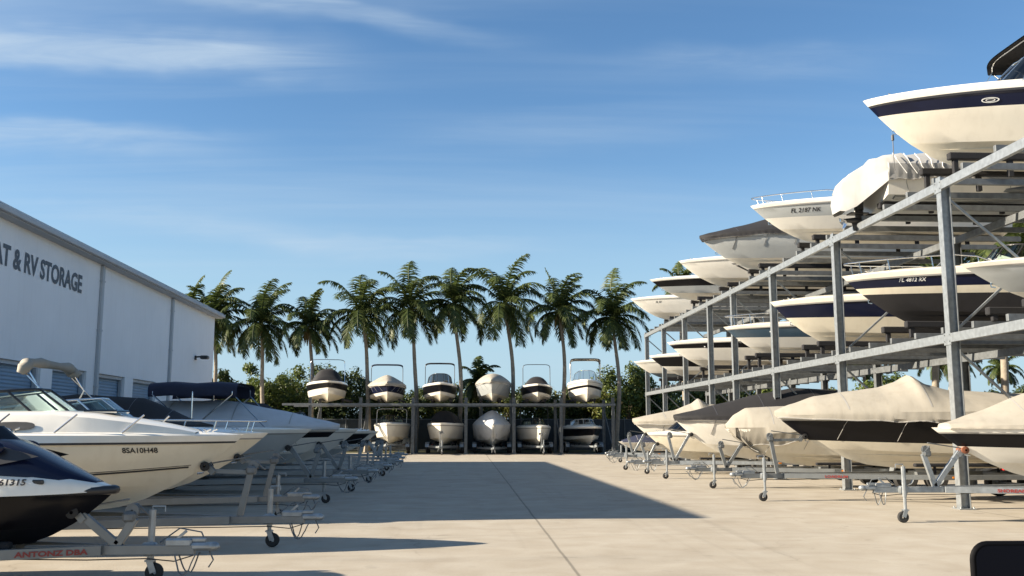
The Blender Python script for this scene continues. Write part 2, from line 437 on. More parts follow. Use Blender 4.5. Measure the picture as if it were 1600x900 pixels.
# concrete ground
def concrete():
    m = bpy.data.materials.new('concrete_slab'); m.use_nodes = True
    t = m.node_tree; p = t.nodes['Principled BSDF']; p.inputs['Roughness'].default_value = .85
    p.inputs['Specular IOR Level'].default_value = .25
    n = t.nodes.new; L = t.links.new
    co = n('ShaderNodeTexCoord'); sp = n('ShaderNodeSeparateXYZ'); L(co.outputs['Object'], sp.inputs[0])
    def mth(op, a, b=None):
        q = n('ShaderNodeMath'); q.operation = op
        for i, v in enumerate((a, b)):
            if v is None: continue
            if isinstance(v, (int, float)): q.inputs[i].default_value = v
            else: L(v, q.inputs[i])
        return q.outputs[0]
    def noise_(sc_, det, sx=1, sy=1, dist=0):
        mp = n('ShaderNodeMapping'); mp.inputs['Scale'].default_value = (sx, sy, 1); L(co.outputs['Object'], mp.inputs[0])
        q = n('ShaderNodeTexNoise'); q.inputs['Scale'].default_value = sc_; q.inputs['Detail'].default_value = det; q.inputs['Distortion'].default_value = dist
        L(mp.outputs[0], q.inputs['Vector']); return q.outputs['Fac']
    def ramp(v, a, b, c_=0, d_=1):
        q = n('ShaderNodeMapRange'); q.inputs[1].default_value = a; q.inputs[2].default_value = b; q.inputs[3].default_value = c_; q.inputs[4].default_value = d_
        L(v, q.inputs[0]); return q.outputs[0]
    big = ramp(noise_(.18, 6), .3, .7)
    mid = ramp(noise_(1.4, 8, 1, 1, .4), .3, .72)
    fine = ramp(noise_(22, 6), .3, .7)
    sweep = ramp(noise_(.5, 6, .45, 2.4, .6), .52, .78)      # drag and tyre marks across the aisle
    spots = ramp(noise_(2.0, 4), .64, .74)
    v = mth('ADD', mth('MULTIPLY', big, .10), mth('ADD', mth('MULTIPLY', mid, .09), mth('MULTIPLY', fine, .05)))
    v = mth('ADD', v, .83)
    tyre = ramp(noise_(.9, 5, 3.2, .10, .25), .60, .74)      # long tyre tracks along the aisle
    scr = ramp(noise_(3.2, 4, .35, 2.2, .5), .66, .74)      # short dark scrapes
    v = mth('SUBTRACT', v, mth('MULTIPLY', sweep, .15))
    v = mth('SUBTRACT', v, mth('ADD', mth('MULTIPLY', tyre, .09), mth('MULTIPLY', scr, .14)))
    v = mth('SUBTRACT', v, mth('MULTIPLY', spots, .16))
    vo = n('ShaderNodeTexVoronoi'); vo.feature = 'DISTANCE_TO_EDGE'; vo.inputs['Scale'].default_value = .16
    wv = n('ShaderNodeVectorMath'); wv.operation = 'ADD'
    nv = n('ShaderNodeTexNoise'); nv.inputs['Scale'].default_value = .9; nv.inputs['Detail'].default_value = 6; L(co.outputs['Object'], nv.inputs['Vector'])
    sv = n('ShaderNodeVectorMath'); sv.operation = 'SCALE'; sv.inputs['Scale'].default_value = 1.6; L(nv.outputs['Color'], sv.inputs[0])
    L(co.outputs['Object'], wv.inputs[0]); L(sv.outputs[0], wv.inputs[1]); L(wv.outputs[0], vo.inputs['Vector'])
    crack = mth('MULTIPLY', ramp(vo.outputs['Distance'], .0042, .0015), ramp(noise_(.25, 2), .48, .62))
    v = mth('MULTIPLY', v, mth('SUBTRACT', 1, mth('MULTIPLY', crack, .22)))
    oil = mth('MULTIPLY', ramp(noise_(1.1, 5), .66, .76), ramp(noise_(.22, 2), .5, .6))
    v = mth('SUBTRACT', v, mth('MULTIPLY', oil, .22))
    # control joints
    def joint(axis, period, off, wd, amt, v):
        wob = mth('MULTIPLY', mth('SUBTRACT', noise_(.6, 3), .5), .05)
        a = mth('ADD', mth('SUBTRACT', axis, off), wob)
        f = mth('ABSOLUTE', mth('SUBTRACT', mth('FRACT', mth('ADD', mth('DIVIDE', a, period), .5)), .5))
        d = mth('MULTIPLY', f, period)
        j = ramp(d, wd, wd * .35)
        return mth('MULTIPLY', v, mth('SUBTRACT', 1, mth('MULTIPLY', j, amt)))
    v = joint(sp.outputs[0], 9.2, 1.33, .028, .45, v)
    v = joint(sp.outputs[1], 4.6, 6.5, .022, .20, v)
    mx = n('ShaderNodeMix'); mx.data_type = 'RGBA'
    L(mid, mx.inputs[0]); mx.inputs[6].default_value = (.345, .302, .238, 1); mx.inputs[7].default_value = (.375, .340, .280, 1)
    vm = n('ShaderNodeVectorMath'); vm.operation = 'SCALE'; L(mx.outputs[2], vm.inputs[0]); L(v, vm.inputs['Scale'])
    L(vm.outputs[0], p.inputs['Base Color'])
    b = n('ShaderNodeBump'); b.inputs['Strength'].default_value = .25; b.inputs['Distance'].default_value = .01
    L(noise_(30, 5), b.inputs['Height']); L(b.outputs[0], p.inputs['Normal'])
    return m
M['concrete'] = concrete()
M['soil'] = mat('dry_grass_ground', (.10, .10, .045), .95, 0, .35, .8, bump=.4, bscale=8)

# ------------------------------------------------------------------ ground
def sheet(name, x0, y0, x1, y1, z, m):
    b = MB(); b.add([(x0, y0, z), (x1, y0, z), (x1, y1, z), (x0, y1, z)], [[0, 1, 2, 3]])
    return tag(b.build(name, m), kind='structure')
sheet('ground', -900, -300, 900, 1500, -.004, M['soil'])
sheet('concrete_yard', -60, -30, 60, 66, 0, M['concrete'])

# ------------------------------------------------------------------ storage building
WF = P(333, 560, 46.8)
WL = 29.9
ANG = math.atan((P(0, 400, 24.4).x - WF.x) / (46.8 - 24.4))
B0 = Vector((WF.x + math.tan(ANG) * WL, 46.8 - WL, 0))
bld = thing('storage_building', 'long pale stucco storage building with blue roller doors and low eave', 'building', B0, ANG)
WH, WD = 7.02, 22.0
doors = [(1.0, 3.6), (4.4, 7.0), (7.7, 10.4), (11.2, 13.8), (14.9, 17.4), (18.3, 21.0)]
DT = 3.44
wb = MB()
wb.box((-.15, WL / 2, (DT + WH) / 2), (.3, WL, WH - DT))
ed = [0] + [v for d in doors for v in d] + [WL]
for i in range(0, len(ed), 2):
    wb.box((-.15, (ed[i] + ed[i + 1]) / 2, DT / 2 - .001), (.3, ed[i + 1] - ed[i], DT - .002))
for yy in (.15, WL - .15):
    wb.add([(-.3, yy - .15, 0), (-WD, yy - .15, 0), (-WD, yy - .15, WH), (-WD / 2, yy - .15, WH + .75), (-.3, yy - .15, WH),
            (-.3, yy + .15, 0), (-WD, yy + .15, 0), (-WD, yy + .15, WH), (-WD / 2, yy + .15, WH + .75), (-.3, yy + .15, WH)],
           [[0, 1, 2, 3, 4], [9, 8, 7, 6, 5], [0, 5, 6, 1], [1, 6, 7, 2], [2, 7, 8, 3], [3, 8, 9, 4], [4, 9, 5, 0]])
wb.box((-WD - .15, WL / 2, WH / 2), (.3, WL, WH))
wb.build('wall', M['stucco'], bld)
rb = MB()
for (a, b_) in (((  .34, WH + .06), (-WD / 2, WH + .87)), ((-WD / 2, WH + .87), (-WD - .6, WH + .06))):
    rb.add([(a[0], -.3, a[1]), (b_[0], -.3, b_[1]), (b_[0], WL + .3, b_[1]), (a[0], WL + .3, a[1]),
            (a[0], -.3, a[1] + .1), (b_[0], -.3, b_[1] + .1), (b_[0], WL + .3, b_[1] + .1), (a[0], WL + .3, a[1] + .1)],
           [[0, 1, 2, 3], [7, 6, 5, 4], [0, 4, 5, 1], [1, 5, 6, 2], [2, 6, 7, 3], [3, 7, 4, 0]])
roof = rb.build('roof', M['roofm'], bld)
g = MB()
g.box((.38, WL / 2, WH + .02), (.09, WL + .62, .15), bev=.02)
g.box((.16, WL / 2, WH - .06), (.34, WL + .5, .05))
g.build('gutter', M['trim'], roof)
for yy in (14.55, 22.6):
    p_ = MB(); p_.box((.05, yy, WH / 2 - .05), (.10, .18, WH - .1), bev=.015)
    for zz_ in (1.2, 3.0, 4.8, 6.4): p_.box((.055, yy, zz_), (.115, .23, .05))
    p_.build('downspout', M['trim'], bld)
for (a, b_) in doors:
    dm = MB(); rows = []
    nslat = 34
    for i in range(nslat * 4 + 1):
        z_ = DT * i / (nslat * 4)
        x_ = -.2 + .014 * math.sin(i / 4 * 2 * math.pi)
        rows.append([(x_, a - .0, z_), (x_, b_ + .0, z_)])
    dm.grid(rows)
    d_ = dm.build('roller_door', M['door'], bld, smooth=60)
    hm = MB(); hm.box((-.16, (a + b_) / 2, .35), (.05, .25, .04)); hm.build('handle', M['steel'], d_)
    jm = MB()
    jm.box((-.13, a + .05, DT / 2 - .01), (.1, .1, DT - .02)); jm.box((-.13, b_ - .05, DT / 2 - .01), (.1, .1, DT - .02)); jm.box((-.13, (a + b_) / 2, DT - .06), (.1, b_ - a - .2, .1))
    jm.build('door_frame', M['trim'], d_)
lm = MB()
lm.box((.03, 26.6, 4.78), (.06, .2, .2), bev=.02); lm.bar((.05, 26.6, 4.82), (.42, 26.6, 4.84), .07, .07)
lm.box((.42, 26.6, 4.80), (.34, .36, .16), bev=.04)
lm.build('wall_lamp', M['plastic'], bld)
bx = MB(); bx.box((.06, 20.0, 2.0), (.12, .45, .6), bev=.02); bx.build('electrical_box', M['galv_dark'], bld)
# lettering
vs, fs = text_mesh('BOAT & RV STORAGE', .74, .024, 1.0)
wmax = max(v[0] for v in vs)
want = 6.75; TX1 = 12.95; TZ = 5.80
sxx = want / wmax
lt = MB()
# letters read left to right for a viewer in the aisle: along +Y
lt.add([(.012, TX1 - want + v[0] * sxx, TZ + v[1]) for v in vs], fs)
lt.build('lettering', M['reg_grey'], bld)

# ------------------------------------------------------------------ boats
class Hull:
    # half breadth fraction, height amidships, height at stem, bow fullness power, edge exponent
    ROWS = [(0, 0, 0, 1, 1), (.30, .085, .075, 1.9, 1), (.58, .165, .17, 2.0, 1), (.625, .170, .185, 2.0, 1), (.86, .255, .36, 2.2, .95),
            (.915, .262, .385, 2.2, .95), (.945, .43, .53, 2.4, .9), (.965, .57, .66, 2.5, .85), (.985, .69, .765, 2.6, .8), (1.0, .85, .875, 2.7, .78),
            (1.025, .865, .89, 2.7, .76), (1.025, .895, .915, 2.7, .75), (.985, 1.0, .985, 2.7, .72), (.93, 1.03, 1.0, 2.7, .72)]
    def __init__(s, L, B, H, rake=None, tail=.9, sheer=1.0):
        s.sheer = sheer; s.L, s.B, s.H = L, B, H; s.R = rake or .31 * L; s.tail = tail
    def stem(s, zf):
        return s.L - s.R * (1 - math.sqrt(max(0, zf)))
    def pt(s, j, u):
        hb, zm, zb, p, e = s.ROWS[j]
        x = u * s.stem(zb) - s.L / 2
        y = s.B / 2 * hb * max(0, 1 - u ** p) ** e if u < 1 else 0
        y *= s.tail + (1 - s.tail) * min(1, u * 3)
        q = 3.2 if j < 6 else 2.4
        if j >= 6: zm *= 1 + (s.sheer - 1) * min(1, (j - 5) / 5)
        z = s.H * lerp(zm, zb, u ** q)
        return Vector((x, y, z))
    def section(s, x):
        o = []
        for j in range(len(s.ROWS)):
            u = (x + s.L / 2) / s.stem(s.ROWS[j][2])
            if u <= 1: o.append(s.pt(j, max(0, u)))
        return o
    def side_y(s, x, z):
        o = s.section(x)
        if not o: return 0.0
        if z <= o[0].z: return o[0].y
        for a, b in zip(o, o[1:]):
            if b.z > a.z and a.z <= z <= b.z:
                return lerp(a.y, b.y, (z - a.z) / (b.z - a.z))
        return o[-1].y
    def deck(s, u):
        return s.pt(13, u)

US = [0, .05, .12, .2, .28, .36, .44, .5, .56, .62, .67, .72, .76, .80, .84, .87, .90, .925, .95, .97, .985, .995, 1]

def boat(name, label, tip, deg, L=7.6, B=2.7, H=1.15, bottom='warm', side='white', stripe=None, bands=(8, 9), cap='white', rub='rub',
         cover=None, shield=None, bimini=None, rail=False, arch=None, reg=None, motor=None, group=None, cat='motor boat', seats=True, rake=None, botrow=5, strakes=False, sheer=1.0, extra=None, cleats=True, deck_m=None):
    """tip: world position of the bow tip's x, y and the keel's z"""
    h = Hull(L, B, H, rake, sheer=sheer)
    a = R(deg)
    loc = (tip[0] - math.cos(a) * L / 2, tip[1] - math.sin(a) * L / 2, tip[2])
    root = thing(name, label, cat, loc, a, group)
    mt = [M[bottom], M[side], M[stripe] if stripe else M[side], M[rub], M[cap], M['dark']]
    hb = MB()
    nr = len(h.ROWS)
    for sgn in (1, -1):
        for j in range(nr - 1):
            r0 = [h.pt(j, u) for u in US]; r1 = [h.pt(j + 1, u) for u in US]
            if sgn < 0:
                for r in (r0, r1):
                    for p in r: p.y = -p.y
            mi = 0 if j < botrow else (2 if (j in bands and stripe) else (3 if j == 10 else (4 if j > 10 else 1)))
            if j == 10: mi = 3
            hb.grid([r0, r1] if sgn > 0 else [r1, r0], mi)
    tr = [h.pt(j, 0) for j in range(nr)]
    hb.add([p for p in tr] + [Vector((p.x, -p.y, p.z)) for p in reversed(tr[1:])], [list(range(2 * nr - 1))], 1)
    hull = hb.build('hull', mt, root, smooth=20, merge=.0015)
    if strakes:
        for ja, jb, f_, u0_, u1_ in ((1, 2, .55, .30, .93), (3, 4, .55, .22, .95)):
            for sg in (1, -1):
                q = MB(); pts = []; n2 = 30
                for k in range(n2 + 1):
                    u = lerp(u0_, u1_, k / n2); p = h.pt(ja, u).lerp(h.pt(jb, u), f_); pts.append((p.x, sg * p.y, p.z))
                q.tube(pts, [.004] + [.026] * (n2 - 5) + [.020, .014, .009, .005, .003], 4)
                q.build('spray_rail', M[bottom], hull, smooth=40)
    # deck with cockpit well
    dk = MB(); ud = .54 if cover is None else 0
    uu = [u for u in US if u >= ud] if ud == 0 else [ud] + [u for u in US if u > ud]
    rows = []
    for u in uu:
        e = h.deck(u); row = []
        for k in range(-6, 7):
            t = k / 6
            row.append((e.x, e.y * t, e.z + .10 * B / 2.6 * (1 - t * t) * min(1, (1 - u) * 6) * (1 if cover is None else .3) - .004))
        rows.append(row)
    dk.grid(rows)
    if ud > 0:
        zf = H * .42
        for sgn in (1, -1):
            o_, i_, f_ = [], [], []
            for u in [0, .1, .2, .3, .4, .48, ud]:
                e = h.deck(u)
                o_.append((e.x, sgn * e.y, e.z - .004)); i_.append((e.x, sgn * e.y * .80, e.z + .03)); f_.append((e.x, sgn * e.y * .76, zf))
            dk.grid([o_, i_, f_] if sgn < 0 else [f_, i_, o_])
        e0 = h.deck(0); e1 = h.deck(ud)
        dk.add([(e0.x, -e0.y * .78, zf), (e1.x, -e1.y * .78, zf), (e1.x, e1.y * .78, zf), (e0.x, e0.y * .78, zf)], [[0, 1, 2, 3]])
        dk.add([(e1.x, -e1.y * .78, zf), (e1.x, e1.y * .78, zf), (e1.x, e1.y * .8, e1.z), (e1.x, 0, e1.z + .09), (e1.x, -e1.y * .8, e1.z)], [[0, 1, 2, 3, 4]])
    deck = dk.build('deck', M[deck_m or cap], root, smooth=40)
    if cover is None and seats:
        for sg in (-1, 1):
            st = MB(); x_ = h.deck(.36).x
            st.box((x_, sg * B * .2, H * .42 + .22), (.5, .5, .42), bev=.06); st.box((x_ - .27, sg * B * .2, H * .42 + .62), (.14, .5, .75), bev=.05)
            st.build('seat', M['vinyl'], root)
        bs = MB(); x_ = h.deck(.08).x
        bs.box((x_ + .25, 0, H * .42 + .22), (.6, B * .6, .42), bev=.06); bs.box((x_ - .02, 0, H * .42 + .5), (.14, B * .62, .6), bev=.05)
        bs.build('bench', M['vinyl'], root)
    if shield:
        hs_ = shield.get('h', .5); uf = shield.get('u', .64); lenb = shield.get('len', 1.5); lean = shield.get('lean', .45)
        e = h.deck(uf); xf = e.x; wdt = h.deck(uf - .12).y * .84; zb = h.deck(uf).z + .05
        def wp(t, v):
            back = abs(t) ** 2.4 * lenb
            x = xf - back - lean * v * (1 - .35 * abs(t))
            yy = math.copysign(min(1, abs(t) ** .8) * wdt, t) * (1 - .10 * v)
            zt = zb + .07 * (1 - t * t) + hs_ * v * (1 - .25 * abs(t) ** 4)
            return (x, yy, zt)
        ts = [k / 10 for k in range(-10, 11)]
        gm = MB(); gm.grid([[wp(t, v) for t in ts] for v in (0, .5, 1)])
        gm.build('windshield', M[shield.get('m', 'glass')], root, smooth=60)
        fm = MB(); fmm = M[shield.get('fm', 'plastic')]
        fm.tube([wp(t, 1) for t in ts], .022, 6); fm.tube([wp(t, 0) for t in ts], .02, 6)
        for t in (-1, -.55, -.18, .18, .55, 1): fm.tube([wp(t, 0), wp(t, 1)], .018, 6)
        fm.build('windshield_frame', fmm, root, smooth=60)
    if cover:
        prof = cover['p']; sk = cover.get('skirt', [(0, .16), (1, .16)]); pw = cover.get('pw', 1.5)
        over = cover.get('over', 0.0); u0, u1 = prof[0][0], prof[-1][0]
        rng = random.Random(len(label) * 7 + int(L * 100)); seed = rng.random() * 50
        n_ = 130; cols = []
        for i in range(n_ + 1):
            u = lerp(u0, u1, i / n_)
            uc = min(u, .9995)
            e = h.pt(13, uc); zs = e.z + .030; x = e.x; sec = h.section(x)[6:]; ym = max([p.y for p in sec] + [e.y]) if sec else e.y; ys = (ym + .028) * cover.get('ws', 1.0); zk = h.pt(9, uc).z
            rid = pl(prof, u); d = (pl(sk, u) + .12) * H if cover.get('ws', 1.0) == 1.0 else .02
            half = []
            fold = noise.noise((x * 3.1, seed, 0)) * .03
            for k in (1.0, .7, .35, .0):
                z_ = zs - d * k * (1 + .45 * noise.noise((x * 1.3, seed, 3.0)) * (k > .6))
                xs_ = x
                if cover.get('ws', 1.0) == 1.0:
                    xs_ = min(x, h.stem(min(1, max(.02, z_ / H))) - L / 2 + .015)
                    yy = max(h.side_y(xs_ - .012, min(z_, H * .999)), 0) + .028 + (.010 + .016 * max(0, noise.noise((x * 5.5, k * .4, seed)))) * (k > 0) + .008 * k * math.sin(i * 1.75 + 3 * noise.noise((x, 1, seed)))
                    if xs_ >= x - 1e-6 and z_ > zk: yy = max(yy, ym + .028)
                    if u > .97: yy = min(yy, .035 + (1 - u) * 8)
                else: yy = ys
                half.append((xs_, yy, z_))
            for w_ in (.06, .14, .25, .4, .55, .7, .85, 1.0):
                yy = ys * (1 - w_)
                pz = 1 - (1 - w_) ** pw
                sag = -.03 * math.sin(math.pi * w_) * min(1, rid * 2) * (.6 + .8 * noise.noise((x * .9, seed, 8)))
                z_ = zs + .035 * min(1, w_ * 10) + rid * pz + sag + .006 * noise.noise((x * 2.0, yy * 2.0, seed)) + fold * .35 * (1 - w_) ** 2
                half.append((x, yy, z_))
            cols.append(half + [(p[0], -p[1], p[2]) for p in reversed(half[:-1])])
        cm = MB(); cm.grid(cols)
        nn = len(cols[0])
        for cc, flip in ((cols[0], 1), (cols[-1], 0)):
            cm.add(cc, [list(range(nn))[::(1 if flip else -1)]])
        cv = cm.build('cover', M[cover.get('m', 'cover')], root, smooth=28)
        q0 = 4 if cover.get('ws', 1.0) == 1.0 else 2
        for fr_ in (.22, .44, .66, .84):
            c = cols[int(n_ * fr_)]; c2 = cols[int(n_ * fr_) + 1]
            q = MB(); q.grid([[(p[0], p[1] * 1.002, p[2] + .006) for p in c[q0:nn - q0]], [(p[0] * .55 + p2[0] * .45, (p[1] * .55 + p2[1] * .45) * 1.002, p[2] * .55 + p2[2] * .45 + .006) for p, p2 in zip(c[q0:nn - q0], c2[q0:nn - q0])]])
            q.build('seam', M['rub'] if 'black' not in cover.get('m', '') else M['darkrub'], cv, smooth=60)
        if cover.get('hem', True):
            hm = MB()
            for sg in (1, -1):
                hm.tube([(c[0][0], sg * (c[0][1] + .004), c[0][2]) for c in cols], .014, 5)
            for i in range(8, n_ - 6, 17):
                for sg in (1, -1):
                    c = cols[i][0]
                    pts = [(c[0], sg * (c[1] + .005), c[2])]
                    for q in (.25, .5, .75, 1):
                        zq = c[2] - .5 * H * q * .7; pts.append((c[0] + .1 * q, sg * (h.side_y(c[0] + .1 * q, zq) + .012), zq))
                    hm.tube(pts, .008, 4)
            hm.build('tie_strap', M[cover.get('hm', 'rub')], cv)
    if bimini:
        kind = bimini['k']; x0 = h.deck(bimini.get('u0', .2)).x; x1 = h.deck(bimini.get('u1', .5)).x
        hw = B * .5 * bimini.get('w', .82); zt = H + bimini.get('h', 1.0); zb = H * .95
        fm = MB(); xm = (x0 + x1) / 2
        def bow(x_top, xb, zt_):
            pts = [(xb, hw, zb)]
            for k in range(0, 11):
                t = k / 10; y_ = math.cos(math.pi * t)
                pts.append((x_top, hw * math.copysign(abs(y_) ** .35, y_), zt_ - .28 + .28 * math.sin(math.pi * t) ** .5))
            pts.append((xb, -hw, zb)); return pts
        if kind == 'loop':
            fm.tube(bow(xm, xm + .35, zt), .024, 6)
            fr = fm.build('bimini_frame', M[bimini.get('fm', 'plastic')], root, smooth=60)
            if bimini.get('roll'):
                rl = MB(); pts = bow(xm - .02, xm, zt)[2:-2]
                rl.tube(pts, .055, 8); rl.build('rolled_canvas', M[bimini['roll']], root, smooth=60)
        elif kind == 'canvas':
            for (xt, xb_) in ((x0, xm), (x1, xm), (xm, xm)): fm.tube(bow(xt, xb_, zt), .02, 6)
            fm.tube([(x1, hw * .98, zt - .25), (x1 + .9, hw * .9, zb)], .012, 5); fm.tube([(x1, -hw * .98, zt - .25), (x1 + .9, -hw * .9, zb)], .012, 5)
            fr = fm.build('bimini_frame', M[bimini.get('fm', 'steel')], root, smooth=60)
            cm = MB(); rows = []
            for i in range(9):
                x_ = lerp(x0 - .12, x1 + .12, i / 8); row = []
                for k in range(0, 17):
                    t = k / 16; y_ = math.cos(math.pi * t)
                    zz_ = zt - .24 + .28 * math.sin(math.pi * t) ** .5 - .02 * math.cos(i / 8 * 4 * math.pi) + .02
                    row.append((x_, (hw + .02) * math.copysign(abs(y_) ** .35, y_), zz_))
                rows.append([(r[0], r[1] * .98, r[2] - .07) if k_ in (0, 16) else r for k_, r in enumerate(row)])
            cm.grid(rows); cm.grid([[(p[0], p[1] * .985, p[2] - .03) for p in r] for r in rows[::-1]])
            cm.build('bimini_canvas', M[bimini.get('m', 'navy_cover')], root, smooth=50)
        elif kind == 'folded':
            for sg in (1, -1):
                fm.tube([(x1 + .2, sg * hw, zb), (x0, sg * hw * .95, zt - .1)], .018, 6)
                fm.tube([(x0 - .2, sg * hw, zb), (x0 + .25, sg * hw * .95, zt - .35), (x0 + .05, sg * hw * .95, zt - .05)], .016, 6)
                fm.tube([(x1 + .9, sg * hw * .9, zb), ((x0 + x1) / 2, sg * hw * .95, (zt + zb) / 2)], .012, 5)
                fr = fm.build('bimini_frame', M['steel'], root, smooth=60); fm = MB()
            rl = MB(); pts = []
            for k in range(0, 15):
                t = k / 14; y_ = math.cos(math.pi * t)
                pts.append((x0 + .05 * math.sin(k * 1.7), hw * 1.02 * math.copysign(abs(y_) ** .5, y_), zt - .12 + .22 * math.sin(math.pi * t) ** .6))
            rl.tube(pts, [.05] + [.075 + .035 * abs(k - 6) / 6 + .015 * math.sin(k * 2.1) for k in range(13)] + [.06], 10)
            rl.build('folded_canvas', M[bimini.get('m', 'cover')], root, smooth=60)
    if arch:
        am = MB(); xa = h.deck(.16).x; hw = B * .46; za = H + arch
        pr = [(xa + .55, hw, H * .9), (xa + .15, hw * .97, H + arch * .6), (xa - .1, hw * .85, za - .05), (xa - .15, hw * .4, za + .05), (xa - .15, 0, za + .08)]
        pr = pr + [(p[0], -p[1], p[2]) for p in reversed(pr[:-1])]
        am.grid([[(p[0] + dx, p[1] * s_, p[2] + dz) for p in pr] for dx, s_, dz in ((-.28, 1, 0), (.28, 1, .03), (.28, .94, -.07), (-.28, .94, -.1), (-.28, 1, 0))])
        am.build('radar_arch', M['white'], root, smooth=40)
    if rail:
        rm = MB()
        for sg in (1, -1):
            pts = []
            for u in (.60, .66, .72, .78, .84, .89, .93, .96, .985):
                e = h.deck(u); f_ = min(1, (u - .60) / .08)
                pts.append((e.x, sg * max(.03, e.y * .93), e.z + .30 * f_ * (rail if isinstance(rail, float) else 1)))
            rm.tube(pts, .016, 6)
            for i in (1, 3, 5, 7):
                p = pts[i]; rm.tube([p, (p[0] - .06, p[1] * .98, h.deck((.66, .66, .78, .78, .89, .89, .96, .96)[i]).z - .02)], .013, 5)
            if sg > 0: end = pts[-1]
        rm.tube([end, (end[0] + .06, 0, end[2]), (end[0], -end[1], end[2])], .016, 6)
        rm.build('bow_rail', M['steel'], root, smooth=60)
    # fittings: bow eye, cleats
    if cleats:
        fm = MB()
        xe = h.stem(.55) - L / 2
        fm.tube([(xe - .02, 0, .55 * H + .05), (xe + .06, 0, .55 * H + .02), (xe + .05, 0, .55 * H - .05), (xe - .04, 0, .55 * H - .06)], .014, 6)
        fm.build('bow_eye', M['steel'], root, smooth=60)
        if cover is None:
            for u, s_ in ((.93, .5), (.62, .9)):
                for sg in (1, -1):
                    e = h.deck(u); q = MB()
                    q.tube([(e.x - .1, sg * e.y * s_, e.z + .07), (e.x - .04, sg * e.y * s_, e.z + .05), (e.x, sg * e.y * s_, e.z - .01), (e.x + .04, sg * e.y * s_, e.z + .05), (e.x + .1, sg * e.y * s_, e.z + .07)], .014, 5)
                    q.build('cleat', M['steel'], root)
    if reg:
        body, uq, zf_, size, mm = reg[:5]
        vs, fs = text_mesh(body, size, size * .02, 1.0)
        tw = max(v[0] for v in vs)
        # a side whose reading direction is left to right for an outside viewer
        for sg in (1, -1):
            tb = MB(); pts = []
            x0_ = uq * L - L / 2
            for v in vs:
                x_ = x0_ + ((tw / 2 - v[0]) if sg > 0 else (v[0] - tw / 2)); z_ = zf_ * H + v[1]
                pts.append((x_, sg * (h.side_y(x_, z_) + .008), z_))
            tb.add(pts, fs if True else fs)
            tb.build('registration_number', M[mm], root)
    if reg and len(reg) > 5: pass
    if motor == 'outboard':
        om = MB(); x_ = -L / 2 - .35
        om.box((x_ + .02, 0, H * .55), (.22, .2, 1.0), bev=.05); om.box((x_ + .2, 0, H * .62), (.3, .42, .3), bev=.05)
        om.box((x_ - .02, 0, -.02), (.5, .3, .035), bev=.01); om.tube([(x_ - .36, 0, -.2), (x_ - .1, 0, -.2), (x_ + .3, 0, -.2), (x_ + .4, 0, -.2)], [.05, .085, .075, .01], 10)
        om.add([(x_ - .2, .012, -.2), (x_ + .2, .012, -.2), (x_ + .05, .008, -.48), (x_ - .15, .008, -.48), (x_ - .2, -.012, -.2), (x_ + .2, -.012, -.2), (x_ + .05, -.008, -.48), (x_ - .15, -.008, -.48)], [[0, 1, 2, 3], [7, 6, 5, 4], [0, 3, 7, 4], [1, 5, 6, 2], [2, 6, 7, 3]])
        om.box((x_ + .02, 0, .12), (.2, .12, .6), bev=.03)
        ob = om.build('outboard_motor', M['plastic'], root, smooth=40)
        pm = MB()
        for k in range(3):
            t = 2 * math.pi * k / 3
            c_, s_ = math.cos(t), math.sin(t)
            pm.add([(x_ - .40, c_ * .03 - s_ * .03, -.2 + s_ * .03 + c_ * .03), (x_ - .46, c_ * .2 - s_ * .12, -.2 + s_ * .2 + c_ * .12), (x_ - .42, c_ * .24, -.2 + s_ * .24), (x_ - .38, c_ * .18 + s_ * .1, -.2 + s_ * .18 - c_ * .1), (x_ - .37, c_ * .03 + s_ * .03, -.2 + s_ * .03 - c_ * .03)], [[0, 1, 2, 3, 4]])
        pm.tube([(x_ - .5, 0, -.2), (x_ - .34, 0, -.2)], .045, 8)
        pm.build('propeller', M['steel'], ob)
    elif motor == 'sterndrive':
        om = MB(); x_ = -L / 2 - .02
        om.box((x_ - .18, 0, H * .28), (.36, .4, .4), bev=.06); om.box((x_ - .45, 0, H * .18), (.35, .22, .7), bev=.06)
        om.box((x_ - .5, 0, -.05), (.45, .28, .04)); om.tube([(x_ - .75, 0, -.2), (x_ - .5, 0, -.2), (x_ - .2, 0, -.2)], [.05, .08, .02], 8)
        om.build('sterndrive', M['plastic'], root, smooth=40)
        pm = MB(); pm.box((x_ - .25, 0, H * .46), (.6, B * .72, .07), bev=.03); pm.build('swim_platform', M[cap], root)
    if extra: extra(root, h)
    return root, h

def logo_oval(root, h):
    for sg in (1, -1):
        b = MB(); x0_, z0 = .72 * h.L - h.L / 2 , .83 * h.H
        for (ra, rz, rr) in ((.17, .05, .012), (.09, .028, .009)):
            pts = []
            for k in range(25):
                t = 2 * math.pi * k / 24; x_ = x0_ + ra * math.cos(t); z_ = z0 + rz * math.sin(t)
                pts.append((x_, sg * (h.side_y(x_, z_) + .01), z_))
            b.tube(pts, rr, 4)
        b.build('hull_emblem', M['reg_white'], root)
    xe = h.stem(.55) - h.L / 2; q = MB()
    q.tube([(xe + .05, 0, .55 * h.H - .04), (xe + .055, .01, .3 * h.H), (xe + .05, .0, -.02 * h.H)], .010, 5); q.tube([(xe + .05, 0, .55 * h.H - .08), (xe + .05, 0, .55 * h.H - .2)], .035, 6)
    q.build('bow_strap', M['dark'], root)
def nav_light(root, h):
    for sg in (1, -1):
        b = MB(); x_ = .80 * h.L - h.L / 2; z_ = .8 * h.H
        b.box((x_, sg * (h.side_y(x_, z_) + .005), z_), (.07, .03, .05), bev=.01); b.build('hull_light', M['reg_white'], root)
